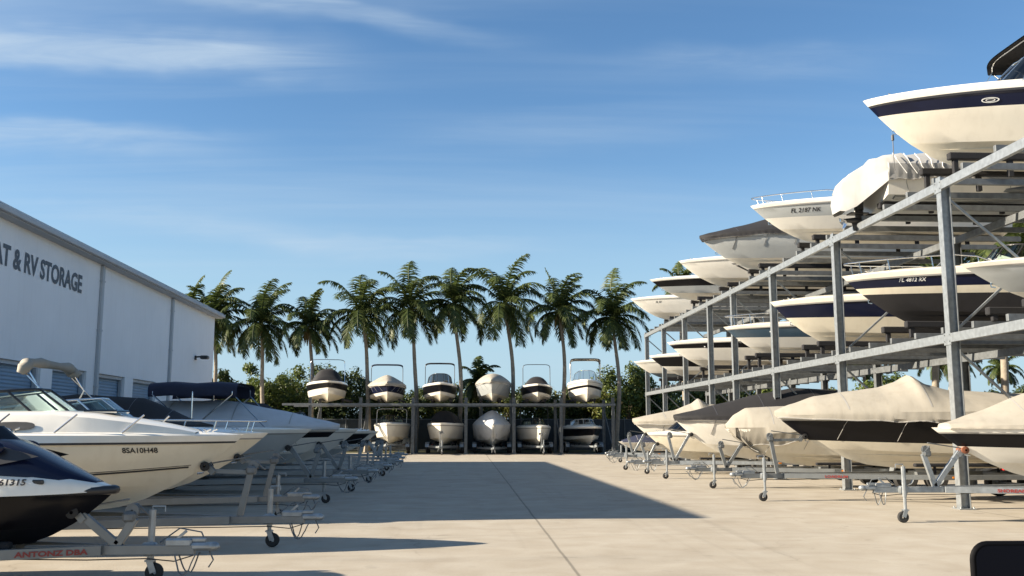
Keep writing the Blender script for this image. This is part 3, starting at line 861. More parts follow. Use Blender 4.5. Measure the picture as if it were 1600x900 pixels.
def port_light(root, h):
    for sg in (1, -1):
        b = MB(); e = h.deck(.62); pts = []
        zc = e.z + .10
        n_ = 16
        for k in range(n_):
            t = 2 * math.pi * k / n_; x_ = e.x + .26 * math.copysign(abs(math.cos(t)) ** .6, math.cos(t)); z_ = zc + .055 * math.copysign(abs(math.sin(t)) ** .8, math.sin(t))
            pts.append((x_, sg * (cabin_y(h, x_, z_) + .012), z_))
        b.add(pts, [list(range(n_))[::sg]])
        b.build('port_window', M['dark'], root)
def cabin_y(h, x_, z_):
    u = (x_ + h.L / 2) / h.L
    e = h.deck(min(u, .99)); t = min(1, max(0, (z_ - e.z) / .30))
    return e.y * (.90 - .14 * t)
def cabin(root, h):
    # raised trunk cabin forward of the windshield
    b = MB(); rows = []
    for u in (.52, .56, .62, .68, .74, .80, .85, .89, .92):
        e = h.deck(u); hh = .30 * min(1, (.93 - u) / .22) ** .7; row = []
        for t in (1, .98, .9, .6, .3, 0, -.3, -.6, -.9, -.98, -1):
            at = abs(t)
            if at == 1: z_, y_ = e.z - .01, e.y * .90
            elif at == .98: z_, y_ = e.z + hh * .8, e.y * (.90 - .14 * min(1, hh * .8 / .3))
            else: z_, y_ = e.z + hh * (1.08 - .16 * at * at), e.y * .74 * at / .9 if at < .9 else e.y * .70
            row.append((e.x, math.copysign(y_, t) if at else 0, z_))
        rows.append(row)
    b.grid(rows); b.add(rows[0], [list(range(11))[::-1]])
    b.build('cabin_top', M['white'], root, smooth=40)
    port_light(root, h)
    hm = MB(); e = h.deck(.74); hm.box((e.x, 0, e.z + .31), (.5, .5, .05), bev=.02); hm.build('deck_hatch', M['smoke'], root)
    for sg in (1, -1):
        for u in (.58, .69, .80):
            gm = MB(); e = h.deck(u); e2 = h.deck(u + .035)
            gm.tube([(e.x, sg * e.y * .95, e.z + .01), (e2.x, sg * e2.y * .93, e2.z + .26)], .014, 5)
            gm.build('grab_rail', M['steel'], root, smooth=60)

# ------------------------------------------------------------------ trailers
def trailer(label, tip, deg, L, B, keel, group, decal=None, mm='alu', tandem=True, rusty=False, tongue=1.15, post=True, H=1.1, jack=True, swing=0.0, name='boat_trailer', cat='boat trailer', hull=None):
    a = R(deg)
    root = thing(name, label, cat, (tip[0] - math.cos(a) * L / 2, tip[1] - math.sin(a) * L / 2, 0), a, group)
    xt = L / 2; xc = xt + tongue; zr = keel - .10
    zr = max(.36, min(.58, zr)); hw = B * .36
    fm = MB()
    for sg in (1, -1):
        fm.bar((-L / 2 + .2, sg * hw, zr), (xt - L * .36, sg * hw, zr), .065, .11)
        fm.bar((xt - L * .36, sg * hw, zr), (xt - .15, sg * .07, zr), .065, .11)
    fm.bar((xt - L * .30, 0, zr - .002), (xc - .1, 0, zr - .002), .09, .105)
    for x_ in (-L / 2 + .3, -L * .28, -L * .08, L * .10): fm.bar((x_, -hw, zr - .01), (x_, hw, zr - .01), .07, .09)
    frame = fm.build('frame', M[mm], root)
    if decal:
        vs, fs = text_mesh(decal, .078, .003, 1.3)
        for sg in (1, -1):
            tb = MB(); tw = max(v[0] for v in vs); xm_ = xt - min(1.25, L * .18); pts = []
            for v in vs:
                x_ = xm_ + (tw / 2 - v[0]) * sg; t_ = (x_ - (xt - L * .36)) / (L * .36 - .15)
                pts.append((x_, sg * (lerp(hw, .07, t_) + .046), zr - .03 + v[1]))
            tb.add(pts, fs); tb.build('decal', M['red'], frame)
    cm = MB()
    cm.box((xc - .02, 0, zr + .03), (.26, .11, .09), bev=.03); cm.ball((xc + .1, 0, zr + .03), .065, 6, sq=(1.2, 1, .8)); cm.box((xc - .06, 0, zr + .1), (.16, .03, .05), bev=.01)
    cm.box((xc - .28, 0, zr + .07), (.3, .09, .1), bev=.02)
    cm.bar((xc - .36, .0, zr + .06), (xc - .2, .0, zr + .2), .03, .03)
    cm.build('coupler', M['galv'], root, smooth=40)
    ch = MB()
    rr = random.Random(int(tip[1] * 100))
    for sg in (1, -1):
        pts = []
        lx = rr.uniform(.15, .5)
        for k in range(14):
            t = k / 13; pts.append((xc - .3 + lx * t, sg * (.07 + .05 * math.sin(t * 3)), zr - .05 - rr.uniform(.20, .24) * math.sin(math.pi * min(1, t * 1.1))))
        ch.tube(pts, .009, 4)
    ch.tube([(xc - .5, .05, zr + .07), (xc - .3, .1, zr + .22), (xc - .05, .06, zr + .18), (xc + .1, .03, zr - .12), (xc + .05, .03, zr - .2)], .009, 5)
    ch.build('safety_chain', M['galv_dark'], root)
    if jack:
        jm = MB(); xj = xc - .62; yj = .12
        jm.tube([(xj, yj, zr + .38), (xj, yj, .2)], .03, 8); jm.tube([(xj, yj, zr + .42), (xj, yj, zr - .12)], .04, 8); jm.box((xj, yj - .05, zr), (.16, .1, .14), bev=.02)
        jm.tube([(xj, yj, zr + .42), (xj, yj, zr + .46), (xj + .14, yj, zr + .46), (xj + .14, yj, zr + .40)], .01, 5)
        for sg in (1, -1): jm.bar((xj, yj + sg * .045, .23), (xj + .05, yj + sg * .045, .10), .012, .07)
        jm.box((xj, yj, .225), (.1, .1, .02))
        jk = jm.build('jack', M['galv'], root, smooth=40)
        wm = MB(); wm.lathe([(.03, -.033), (.085, -.033), (.1, -.02), (.1, .02), (.085, .033), (.03, .033), (.03, -.033)], (xj + .05, yj, .1), 'Y', 18)
        wm.build('jack_wheel', M['rubber'], jk, smooth=40)
    if post:
        xb = xt - .12; zt = keel + .62 * H
        pm = MB(); vee = int(tip[1] * 10) % 2
        xs = (hull.stem(.55) - L / 2) if hull else xb - .45
        if vee:
            pm.bar((xb + .12, 0, zr + .05), (xs + .16, 0, zt - .06), .07, .09); pm.bar((xb + .12, 0, zr + .05), (xb + .30, 0, zt - .10), .07, .09)
        else:
            pm.bar((xb + .10, 0, zr + .05), (xb + .24, 0, zt - .06), .06, .085); pm.bar((xb + .24, 0, zt - .12), (xs + .14, 0, zt - .10), .05, .06)
        xb += .16
        for sg in (1, -1): pm.bar((xs + .2, sg * .05, zt - .13), (xs + .10, sg * .05, zt - .02), .012, .08)
        wp_ = pm.build('winch_post', M[mm], root)
        rm = MB(); rm.lathe([(.02, -.12), (.07, -.11), (.05, -.02), (.05, .02), (.07, .11), (.02, .12)], (xs + .09, 0, zt - .03), 'Y', 12)
        rm.build('bow_roller', M['rust' if rusty else 'rubber'], wp_, smooth=40)
        wm = MB(); wm.box((xb + .08, 0, zt - .09), (.15, .12, .12), bev=.03); wm.lathe([(.01, -.03), (.075, -.03), (.075, -.015), (.04, -.01), (.04, .01), (.075, .015), (.075, .03), (.01, .03)], (xb + .1, .02, zt - .02), 'Y', 14)
        wm.tube([(xb + .1, .08, zt + .04), (xb + .1, .17, zt + .04), (xb + .22, .19, zt - .08), (xb + .22, .28, zt - .08)], .013, 5)
        wm.tube([(xb + .06, .02, zt + .1), (xs + .1, 0, zt + .0)], .012, 5)
        wm.build('winch', M['galv_dark'], wp_, smooth=40)
    for sg in (1, -1):
        bm_ = MB(); yb = B * .24
        dz = keel + (hull.side_z(yb) if hull and hasattr(hull, 'side_z') else .13 * H + .0)
        bm_.box((-L * .12, sg * yb, dz - .06), (L * .62, .14, .08), bev=.02)
        for x_ in (-L * .38, -L * .1, L * .14): bm_.bar((x_, sg * yb, zr + .03), (x_, sg * yb, dz - .09), .05, .05)
        bm_.build('bunk', M['bunk'], root)
    xs_ = (-L * .22, -L * .22 + .85) if tandem else (-L * .16,)
    yw = hw + .24
    am = MB()
    for x_ in xs_: am.bar((x_, -yw + .08, .34), (x_, yw - .08, .34), .06, .06)
    am.build('axle', M['galv_dark'], root)
    for sg in (1, -1):
        for x_ in xs_:
            wm = MB(); wm.lathe([(.2, -.085), (.30, -.095), (.33, -.06), (.335, 0), (.33, .06), (.30, .095), (.2, .085)], (x_, sg * yw, .335), 'Y', 24)
            wh = wm.build('tyre', M['rubber'], root, smooth=40)
            rm = MB(); rm.lathe([(.0, .05 * sg), (.06, .06 * sg), (.07, .03 * sg), (.16, .035 * sg), (.19, .075 * sg), (.205, .08 * sg), (.205, -.08 * sg)], (x_, sg * yw, .335), 'Y', 20)
            rm.build('rim', M['galv'], wh, smooth=40)
        gm = MB(); x0_, x1_ = xs_[0] - .42, xs_[-1] + .42
        prof = [(x0_, .42), (x0_ + .06, .62), (x0_ + .25, .74), (x1_ - .25, .74), (x1_ - .06, .62), (x1_, .42)]
        gm.grid([[(p[0], sg * (yw + dy), p[1] + dz) for p in prof] for dy, dz in ((-.13, 0), (.13, 0), (.13, -.05))])
        gm.build('fender', M['galv'], root, smooth=30)
    lm = MB()
    for sg in (1, -1): lm.box((-L / 2 + .17, sg * (hw + .12), zr + .02), (.06, .18, .1), bev=.015)
    lm.build('tail_lamp', M['lens'], root)
    for sg in (1, -1):
        q = MB(); q.box((xt - L * .36 - .25, sg * (hw + .048), zr), (.10, .02, .045), bev=.008); q.build('side_marker', M['lens'] if int(L * 10) % 2 else M['amber'], root)
    wr = MB(); wr.tube([(xc - .1, -.06, zr - .06), (xc - .3, -.075, zr - .12), (xc - .6, -.07, zr - .09), (xt - .3, -.08, zr - .10), (xt - L * .3, -hw * .8, zr - .05)], .007, 5); wr.build('wiring', M['plastic'], root)
    return root

# ------------------------------------------------------------------ right boat rack
PD = [14.6, 20.18, 26.4, 32.1, 37.0, 40.7, 45.5, 50.4, 55.2]
XF, XR = 10.5, 14.0
ZL, ZU = 3.61, 6.97
rack = thing('boat_rack', 'two storey galvanised steel boat rack with diagonal braces on the right of the yard', 'boat rack', (XF, PD[0], 0))
def rpart(mb, name, m, sm=None):
    o = mb.build(name, m, rack, sm)
    o.matrix_parent_inverse = Matrix.Identity(4)
    return o
OX = Vector((XF, PD[0], 0))
class RMB(MB):
    def build(s, name, mats, parent=None, smooth=None, merge=0.0):
        s.v = [(v[0] - OX.x, v[1] - OX.y, v[2]) for v in s.v]
        return MB.build(s, name, mats, parent, smooth, merge)
def post_i(mb, x, y, z0, z1, wd=.20, web=.012):
    # an I-section column: two flanges and a web
    mb.box((x - wd / 2, y, (z0 + z1) / 2), (.018, wd, z1 - z0)); mb.box((x + wd / 2, y, (z0 + z1) / 2), (.018, wd, z1 - z0))
    mb.box((x, y, (z0 + z1) / 2), (wd - .02, .014, z1 - z0))
def beam_c(mb, x, y0, y1, z, ht=.19, wd=.09):
    # a channel beam along Y with its open side inward
    mb.box((x, (y0 + y1) / 2, z), (.014, y1 - y0, ht)); mb.box((x + wd / 2 + .007, (y0 + y1) / 2, z + ht / 2 - .007), (wd, y1 - y0, .013)); mb.box((x + wd / 2 + .007, (y0 + y1) / 2, z - ht / 2 + .007), (wd, y1 - y0, .013))
for i, y in enumerate(PD):
    for x, z1 in ((XF, ZU + .2), (XR, ZU + .1)):
        b = RMB(); post_i(b, x, y, .02, z1); b.box((x, y, .012), (.36, .36, .022))
        for sx in (-1, 1):
            for sy in (-1, 1): b.tube([(x + sx * .14, y + sy * .14, .02), (x + sx * .14, y + sy * .14, .06)], .014, 6)
        if x == XF:
            for zb in (ZL, ZU):
                b.box((x - .118, y, zb - .02), (.016, .30, .26)); b.box((x + .06, y + .02, zb - .28), (.14, .012, .26))
        for zb in (ZL, ZU):
            for dz in (-.07, .07):
                for dy in (-.05, .05): b.tube([(x - .12, y + dy * 2.1, zb + dz), (x - .145, y + dy * 2.1, zb + dz)], .016, 6)
        b.build('post', M['galv'] if x == XF else M['galv_dark'], rack)
    for (za, zb) in ((ZL - .25, .25), (ZU - .25, ZL + .2)):
        b = RMB(); b.bar((XF + .1, y + .04, za), (XR - .1, y + .04, zb), .05, .05); b.build('diagonal_brace', M['galv'], rack)
    if i in (1, 2, 4, 6):
        b = RMB(); b.bar((XF + .1, y - .04, ZL + .2), (XR - .1, y - .04, ZU - .3), .05, .05); b.build('diagonal_brace', M['galv'], rack)
for zz_ in (ZL, ZU):
    b = RMB(); beam_c(b, XF - .115, PD[0] - 2.4, PD[-1] + .15, zz_)
    b.build('front_beam', M['galv'], rack)
    b = RMB(); beam_c(b, XR - .115, PD[0] - 2.4, PD[-1] + .15, zz_); b.build('rear_beam', M['galv_dark'], rack)
    y = PD[0] - 1.8
    while y < PD[-1] - .3:
        if min(abs(y - q) for q in PD) > .25:
            b = RMB(); b.bar((XF - .08, y, zz_ + .19), (XR + 2.2, y, zz_ + .19), .09, .14); b.build('cross_beam', M['galv_dark'], rack)
        y += 1.28
def rack_bunks(tipx, D, keel, H, base):
    for sg in (-1, 1):
        b = RMB(); zt = keel + .135 * H; y = D + sg * .66
        b.box((XF + 3.2, y, zt - .08), (6.0, .17, .16), bev=.02)
        xb = XF - .35
        for x in (XF + .35, XF + 1.6, XR, XR + 1.6): b.box((x, y, (zt - .13 + base + .26) / 2), (.1, .1, max(.02, zt - .13 - base - .26)))
        b.build('bunk', M['bunk'], rack)

RK = 'boats stored on the upper rack level'; RM_ = 'boats stored on the lower rack level'; RG = 'boats on trailers under the right rack'
def onrack(px, py, D, keel, base, **k):
    D *= 1.02; keel += .12 if base == ZU else .05
    p = P(px, py, D); x = p.x
    k['H'] = p.z - keel
    k['B'] = k['B'] * 1.05
    boat('motor_boat', k.pop('label'), (x, D, keel), 180 + k.pop('yaw', 0), strakes=D < 40, sheer=1.13, **k)
    rack_bunks(x, D, keel, k.get('H', 1.1), base)
# upper level
onrack(1348, 158, 20.5, 7.42, ZU, label='cream cruiser with navy band, oval emblem and black canopy, highest at right', L=8.8, B=3.0, H=1.26, side='warm', stripe='navy', bands=(8, 9),
       shield=dict(u=.66, h=.75, len=2.0, lean=.8, m='smoke', fm='steel'), bimini=dict(k='canvas', u0=.20, u1=.56, h=1.5, m='black_cover'), extra=logo_oval, group=RK, bottom='cream', rub='darkrub')
def motor_hood(root, h):
    b = MB(); x0 = -h.L / 2; rows = []
    for (dx, hw, zt, zb) in ((.5, h.B * .47, h.H + .46, h.H * .72), (0, h.B * .46, h.H + .38, h.H * .66), (-.25, h.B * .33, h.H + .26, h.H * .45), (-.6, .55, h.H + .02, h.H * .15), (-.85, .42, h.H - .22, h.H * .02), (-.95, .30, h.H - .42, h.H * .05)):
        row = []
        for k in range(-8, 9):
            t = k / 8; at = abs(t)
            y = hw * math.copysign(min(1, at * 1.5) ** .8, t) if at < .67 else math.copysign(hw, t)
            z = zt - (zt - zb) * max(0, (at - .5) / .5) ** 1.1 - .06 * at + .03 * math.sin(k * 2.3 + dx * 4)
            row.append((x0 + dx + .03 * math.sin(k * 1.9), y, z))
        rows.append(row)
    b.grid(rows); b.add(rows[-1], [list(range(17))])
    b.build('motor_cover', M['grey_cover'], root, smooth=50)
    for z_, r_ in ((.50, .11), (.28, .09)):
        for sg in (1, -1):
            q = MB(); q.tube([(-h.L / 2 + .2, sg * h.B * .36, z_ * .9), (h.L / 2 - 1.4, sg * h.B * .36, z_ * .9)], r_, 8); q.build('hull_tube', M['alu'], root, smooth=60)
_mh = motor_hood
def motor_hood(root, h):
    _mh(root, h)
    for k in range(7):
        x0 = -h.L / 2 + .12 + .27 * k; yy = h.B * .5 * 1.025 * .93 + .05
        q = MB(); q.tube([(x0 + .02 * k, -yy + .10, h.H + .34), (x0 + .05 + .03 * k, -yy - .005, h.H + .16), (x0 + .16, -yy - .02, h.H - .02), (x0 + .30, -yy - .02, h.H - .22)], .010, 5); q.build('cover_tie', M['reg_white'], root)
# stern towards the aisle
bx0 = X(1358, 24.6, 275)
boat('motor_boat', 'deck boat stored stern first under grey cover, outboard motor over the aisle', (bx0 + 7.2, 24.6, 7.36), 0, L=7.2, B=2.6, H=.98, bottom='grey_gel', side='white', group=RK, motor='outboard',
     cover=dict(p=[(0, .40), (.25, .62), (.5, .5), (.8, .3), (.98, .05)], m='grey_cover', skirt=[(0, .30), (1, .2)], pw=1.8), extra=motor_hood, cleats=False)
rack_bunks(bx0, 24.6, 7.36, .98, ZU)
onrack(1172, 322, 28.8, 7.33, ZU, label='white runabout with low bow rail and dark numbers on grey topside, upper rack level', L=7.8, B=2.7, H=1.03, side='white', stripe='grey_gel', bands=(7, 8, 9), rail=.8,
       reg=('FL 2187 NK', .80, .74, .17, 'reg_black'), group=RK, shield=dict(u=.58, h=.5))
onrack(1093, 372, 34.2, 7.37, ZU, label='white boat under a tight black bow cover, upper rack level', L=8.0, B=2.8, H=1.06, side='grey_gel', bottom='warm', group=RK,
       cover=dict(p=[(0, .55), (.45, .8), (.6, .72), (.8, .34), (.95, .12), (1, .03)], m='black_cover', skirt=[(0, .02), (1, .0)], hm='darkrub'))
def slash(root, h):
    for sg in (1, -1):
        b = MB(); pts = [(h.L / 2 - 2.0 + dx, zf * h.H) for dx, zf in ((0, .80), (-.16, .80), (-.85, .48), (-.75, .48))]
        b.add([(x_, sg * (h.side_y(x_, z_) + .008), z_) for x_, z_ in pts], [[0, 1, 2, 3][::sg]]); b.build('hull_decal', M['reg_black'], root)
onrack(1060, 408, 38.4, 7.33, ZU, label='white boat with a black slanted slash on its bow side, upper rack level', L=7.6, B=2.7, H=1.0, side='white', group=RK, extra=slash, shield=dict(u=.58, h=.45))
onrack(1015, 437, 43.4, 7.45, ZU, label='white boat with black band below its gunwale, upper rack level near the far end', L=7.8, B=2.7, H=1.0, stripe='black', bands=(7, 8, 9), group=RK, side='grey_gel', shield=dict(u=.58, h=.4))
onrack(985, 467, 49.5, 7.22, ZU, label='plain white boat at the far end of the upper rack level', L=7.8, B=2.7, H=1.12, group=RK, reg=('FL 87', .82, .76, .13, 'reg_black'), shield=dict(u=.58, h=.4))
# lower level
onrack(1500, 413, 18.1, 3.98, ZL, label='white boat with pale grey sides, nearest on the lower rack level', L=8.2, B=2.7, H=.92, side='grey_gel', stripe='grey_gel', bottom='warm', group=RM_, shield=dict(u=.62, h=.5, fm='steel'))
onrack(1315, 432, 23.0, 4.03, ZL, label='boat with navy band, cream middle, black bottom and steel bow rail, lower rack level', L=8.8, B=2.9, H=1.30, bottom='antifoul', side='cream', stripe='navy', bands=(8, 9), botrow=7, rail=1.0,
       reg=('FL 4812 RX', .83, .845, .12, 'reg_white'), group=RM_, cap='warm', shield=dict(u=.58, h=.5))
onrack(1203, 472, 28.8, 4.06, ZL, label='cream boat with the widest navy band, lower rack level', L=8.4, B=2.8, H=1.38, bottom='cream', side='cream', stripe='navy', bands=(7, 8, 9), group=RM_, cap='warm')
onrack(1130, 511, 35.0, 4.22, ZL, label='white boat with slate blue band and square bow rail, lower rack level', L=8.0, B=2.7, H=1.14, stripe='slate', bands=(7, 8, 9), rail=1.3, group=RM_, extra=nav_light, shield=dict(u=.58, h=.5))
onrack(1042, 535, 42.0, 4.22, ZL, label='white boat with black band and a small pale hull mark, lower rack level', L=7.8, B=2.7, H=1.18, stripe='black', bands=(8, 9), group=RM_, extra=nav_light, shield=dict(u=.6, h=.4))
onrack(1014, 556, 46.6, 4.08, ZL, label='boat with a deep black topside over a cream bottom, lower rack, second from far end', L=7.6, B=2.6, H=1.10, stripe='black', bands=(6, 7, 8, 9), group=RM_)
onrack(990, 565, 51.2, 4.22, ZL, label='plain white boat with dark bottom at the far end of the lower rack level', L=7.4, B=2.6, H=1.0, bottom='slate', group=RM_)

# on trailers under the rack
TR = 'boat trailers along the right side'
def onground(px, D, keel, deg, tlabel, tgroup, tr=None, dX=0, **k):
    D *= 1.03
    p = P(px, k.pop('py', 670), D); x = p.x + dX
    k['H'] = p.z - keel
    lb = k.pop('label'); g_ = k.pop('group', RG)
    root, h = boat('motor_boat', lb, (x, D, keel), deg, group=g_, strakes=D < 30, **k)
    kw = dict(L=h.L, B=h.B, keel=keel, group=tgroup, H=h.H, hull=h)
    kw.update(tr or {})
    trailer(tlabel, (x, D, 0), deg, **kw)
onground(1455, 17.0, .70, 180, 'galvanised trailer with rusty bow roller under the nearest boat at right', TR, py=668, tr=dict(rusty=True, mm='galv', decal='SHOREANER', tongue=1.25),
         label='white boat with black band and cream tent cover, nearest on the ground at right', L=8.2, B=2.7, H=1.02, bottom='warm', stripe='black', bands=(7, 8, 9), reg=('FL 8131', .70, .845, .13, 'reg_white'),
         cover=dict(p=[(0, .9), (.5, 1.25), (.62, 1.1), (.78, .55), (.9, .2), (.97, .02)], skirt=[(0, -.04), (1, -.06)], pw=1.35, hem=False))
onground(1210, 22.0, .74, 180, 'trailer under the big boat with black band and peaked cover', TR, py=648, tr=dict(mm='alu', decal='LOADRUM', tongue=.95),
         label='big boat with broad black band under a peaked cream cover tied with straps', L=9.6, B=3.0, H=1.24, bottom='cream', stripe='black', side='cream', bands=(6, 7, 8, 9), reg=('FL 218', .60, .86, .13, 'reg_white'),
         cover=dict(p=[(0, .40), (.4, .42), (.56, .50), (.625, .66), (.66, .86), (.69, .70), (.74, .56), (.81, .48), (.90, .36), (.96, .18), (1, .03)], skirt=[(0, .05), (.7, .06), (1, -.04)], pw=1.9))
onground(1133, 26.6, .62, 180, 'trailer under the cream boat with wrapped bow', TR, py=670, tr=dict(mm='alu', tongue=1.0),
         label='cream boat with its whole bow wrapped in a cream cover', L=7.6, B=2.7, H=1.04, bottom='cream', side='cream',
         cover=dict(p=[(0, .45), (.5, .62), (.8, .56), (.92, .52), (.965, .34), (1, .06)], skirt=[(0, .15), (.72, .16), (.86, .36), (.95, .58), (1, .62)], pw=2.2))
onground(1052, 31.6, .64, 180, 'trailer under the boat with long black cover', TR, py=653, tr=dict(mm='galv', tongue=.9),
         label='white boat under a long black cover rising to the stern, on the ground', L=8.4, B=2.8, H=1.3, bottom='warm', side='white',
         cover=dict(p=[(0, .7), (.5, .92), (.65, .72), (.8, .42), (.93, .16), (1, .04)], m='black_cover', skirt=[(0, .0), (1, -.05)], hm='darkrub'))
onground(1010, 34.9, .50, 180, 'trailer under the low cream boat with smoked windshield', TR, py=676, tr=dict(mm='galv', tongue=.6, tandem=False),
         label='low cream boat with smoked windshield beside the long black cover', L=6.0, B=2.2, H=.90, bottom='cream', side='cream', shield=dict(u=.86, h=.34, m='smoke', len=1.0))
onground(988, 38.2, .66, 180, 'trailer under the boat with single peaked cover near the far end', TR, py=658, tr=dict(mm='galv', tongue=.9),
         label='boat under cream cover with one tall peak, farthest big boat at ground right', L=7.8, B=2.7, H=1.22, bottom='warm', side='white',
         cover=dict(p=[(0, .30), (.45, .45), (.60, .62), (.65, .84), (.69, .62), (.78, .36), (.9, .2), (1, .04)], skirt=[(0, .04), (1, .0)], pw=1.6))
onground(966, 46.5, .52, 180, 'small trailer under the skiff with navy cover near the back rack', TR, py=690, tr=dict(mm='galv', tongue=.5, tandem=False, post=False),
         label='small white skiff with navy cover between right rack and back rack', L=4.6, B=1.8, H=.52, bottom='white', side='white', cover=dict(p=[(0, .2), (.5, .5), (.8, .25), (.96, .02)], m='navy_cover', skirt=[(0, .05), (1, .05)]))

# ------------------------------------------------------------------ left row of boats on trailers
TL = 'boat trailers along the left side'; LG = 'boats on trailers along the left side'
def pin_cabin(root, h):
    cabin(root, h)
    for sg in (1, -1):
        for zf0, zf1, r_ in ((.36, .60, .016), (.385, .625, .006)):
            b = MB(); pts = []
            for k in range(40):
                u = .10 + .87 * k / 39
                x_ = u * h.stem(zf1) - h.L / 2; z_ = h.H * lerp(zf0, zf1, u ** 2.2)
                pts.append((x_, sg * (h.side_y(x_, z_) + .001), z_))
            b.tube(pts, r_, 5); b.build('pinstripe', M['reg_black'], root)
onground(382, 13.8, .50, 0, 'aluminium trailer under the nearest cuddy boat at left with hanging chains', TL, py=679, tr=dict(tongue=1.0, decal=None),
         label='cream cuddy boat with white cabin, teal windshield and black pinstripe, nearest big boat at left', L=7.6, B=2.6, H=1.17, bottom='cream', side='cream', group=LG, rub='darkrub',
         shield=dict(u=.72, h=.50, len=1.9, lean=.75, fm='plastic'), reg=('8SA10H48', .83, .775, .10, 'reg_black'), extra=pin_cabin)
onground(420, 17.7, .50, 0, 'aluminium trailer under the second cream boat at left', TL, py=676, tr=dict(tongue=.8),
         label='cream boat with folded cream bimini top, second from the front at left', L=7.8, B=2.6, H=1.16, bottom='cream', side='cream', group=LG, shield=dict(u=.70, h=.48, len=1.8, lean=.7, fm='steel'),
         bimini=dict(k='folded', u0=.48, u1=.60, h=1.15), rail=.7, extra=nav_light)
onground(488, 21.7, .62, 0, 'trailer under the grey sided boat at left', TL, py=670, tr=dict(tongue=.9),
         label='grey sided boat with black cockpit cover, third from the front at left', L=7.6, B=2.6, H=1.06, bottom='grey_gel', side='grey_gel', group=LG,
         cover=dict(p=[(.1, .45), (.3, .68), (.5, .6), (.68, .04)], ws=.85, m='black_cover', hem=False))
onground(531, 25.6, .62, 0, 'trailer under the boat with pale grey cover at left', TL, py=668, tr=dict(tongue=.9),
         label='boat under pale grey cover with navy bimini raised above it, at left', L=7.8, B=2.6, H=1.10, bottom='grey_gel', side='white', stripe='black', bands=(8, 9), group=LG,
         cover=dict(p=[(0, .3), (.4, .62), (.62, .62), (.8, .38), (.95, .12), (1, .03)], m='pale_cover', skirt=[(0, -.02), (1, -.04)], pw=1.7), bimini=dict(k='canvas', u0=.40, u1=.66, h=1.12, m='navy_cover'))
onground(561, 29.6, .60, 0, 'trailer under the white boat with dark cockpit cover at left', TL, py=670, tr=dict(mm='galv', tongue=.9),
         label='white boat with low black cockpit cover beyond the pale grey cover, at left', L=7.4, B=2.5, H=1.05, bottom='white', side='white', group=LG,
         cover=dict(p=[(0, .5), (.4, .8), (.6, .7), (.75, .04)], ws=.85, m='black_cover', hem=False))
onground(584, 33.6, .60, 0, 'trailer under the black topside boat at left', TL, py=673, tr=dict(mm='galv', tongue=.9),
         label='boat with deep black topside and raked windshield, sixth from the front at left', L=7.4, B=2.5, H=1.0, bottom='grey_gel', side='white', stripe='black', bands=(6, 7, 8, 9), group=LG, shield=dict(u=.72, h=.5, len=1.2))
onground(592, 38.0, .58, 0, 'trailer under the last boat of the left row', TL, py=674, tr=dict(mm='galv', tongue=.9),
         label='white boat farthest in the left row', L=7.0, B=2.4, H=.98, bottom='white', side='white', group=LG, shield=dict(u=.62, h=.5))
onground(590, 42.5, .58, 0, 'trailer under the white runabout behind the left row', TL, py=676, tr=dict(mm='galv', tongue=1.2),
         label='white runabout behind the left row close to the back rack', L=6.6, B=2.4, H=.92, bottom='white', side='white', group=LG, shield=dict(u=.62, h=.45))

# ------------------------------------------------------------------ personal watercraft at the left edge
JD = 11.15
jx = X(194, JD)
JL = 3.3
jroot = thing('jet_ski', 'navy and white jet ski with black bow bumper on trailer at left edge', 'jet ski', (jx - JL / 2, JD, .40), 0)
jh = Hull(JL, 1.2, .66, rake=1.25, tail=.92)
b = MB()
for sgn in (1, -1):
    for j in range(11):
        r0 = [jh.pt(j, u) for u in US]; r1 = [jh.pt(j + 1, u) for u in US]
        if sgn < 0:
            for r in (r0, r1):
                for p in r: p.y = -p.y
        b.grid([r0, r1])
tr = [jh.pt(j, 0) for j in range(12)]
b.add(tr + [Vector((p.x, -p.y, p.z)) for p in reversed(tr[1:])], [list(range(23))])
b.build('hull', M['black'], jroot, smooth=35, merge=.001)
# bumper, white upper body and dark hood are lofts over stations
def loft(name, st, m, parent, sm=45):
    # st: (x, half width, z low, z high, crown)
    b = MB(); rows = []
    for (x_, hw, z0, z1, cr) in st:
        row = []
        for k in range(0, 15):
            t = math.pi * k / 14
            row.append((x_, -hw * math.copysign(abs(math.cos(t)) ** .55, math.cos(t)), z0 + (z1 - z0) * abs(math.sin(t)) ** cr))
        rows.append(row)
    b.grid(rows); b.add(rows[0], [list(range(15))[::-1]]); b.add(rows[-1], [list(range(15))])
    return b.build(name, m, parent, smooth=sm)
xe = JL / 2
bp = MB(); pts = []
for sg in (1, -1):
    seq = [(jh.pt(11, u).x, sg * (jh.pt(11, u).y + .01), jh.pt(11, u).z + .01) for u in US]
    pts = pts + (seq if sg > 0 else seq[::-1][1:])
bp.tube(pts, .05, 8); bp.build('bumper', M['plastic'], jroot, smooth=60)
wh = loft('upper_body', [(-xe + .05, .50, .56, .72, .6), (-.6, .53, .57, .84, .6), (0, .54, .57, .88, .6), (.45, .53, .57, .87, .6), (.85, .47, .58, .83, .6), (1.2, .35, .59, .765, .6), (1.45, .17, .60, .69, .6), (1.6, .04, .60, .64, .6)], M['white'], jroot)
loft('hood', [(-.1, .40, .80, 1.12, .9), (.22, .46, .80, 1.22, 1.0), (.5, .46, .79, 1.17, 1.0), (.8, .42, .77, 1.03, 1.0), (1.1, .34, .69, .87, .9), (1.42, .14, .64, .71, .7)], M['navy'], jroot)
loft('seat', [(-1.45, .22, .70, .98, .5), (-.9, .22, .72, 1.02, .5), (-.45, .20, .75, 1.08, .5), (-.1, .16, .80, 1.04, .5)], M['black_cover'], jroot)
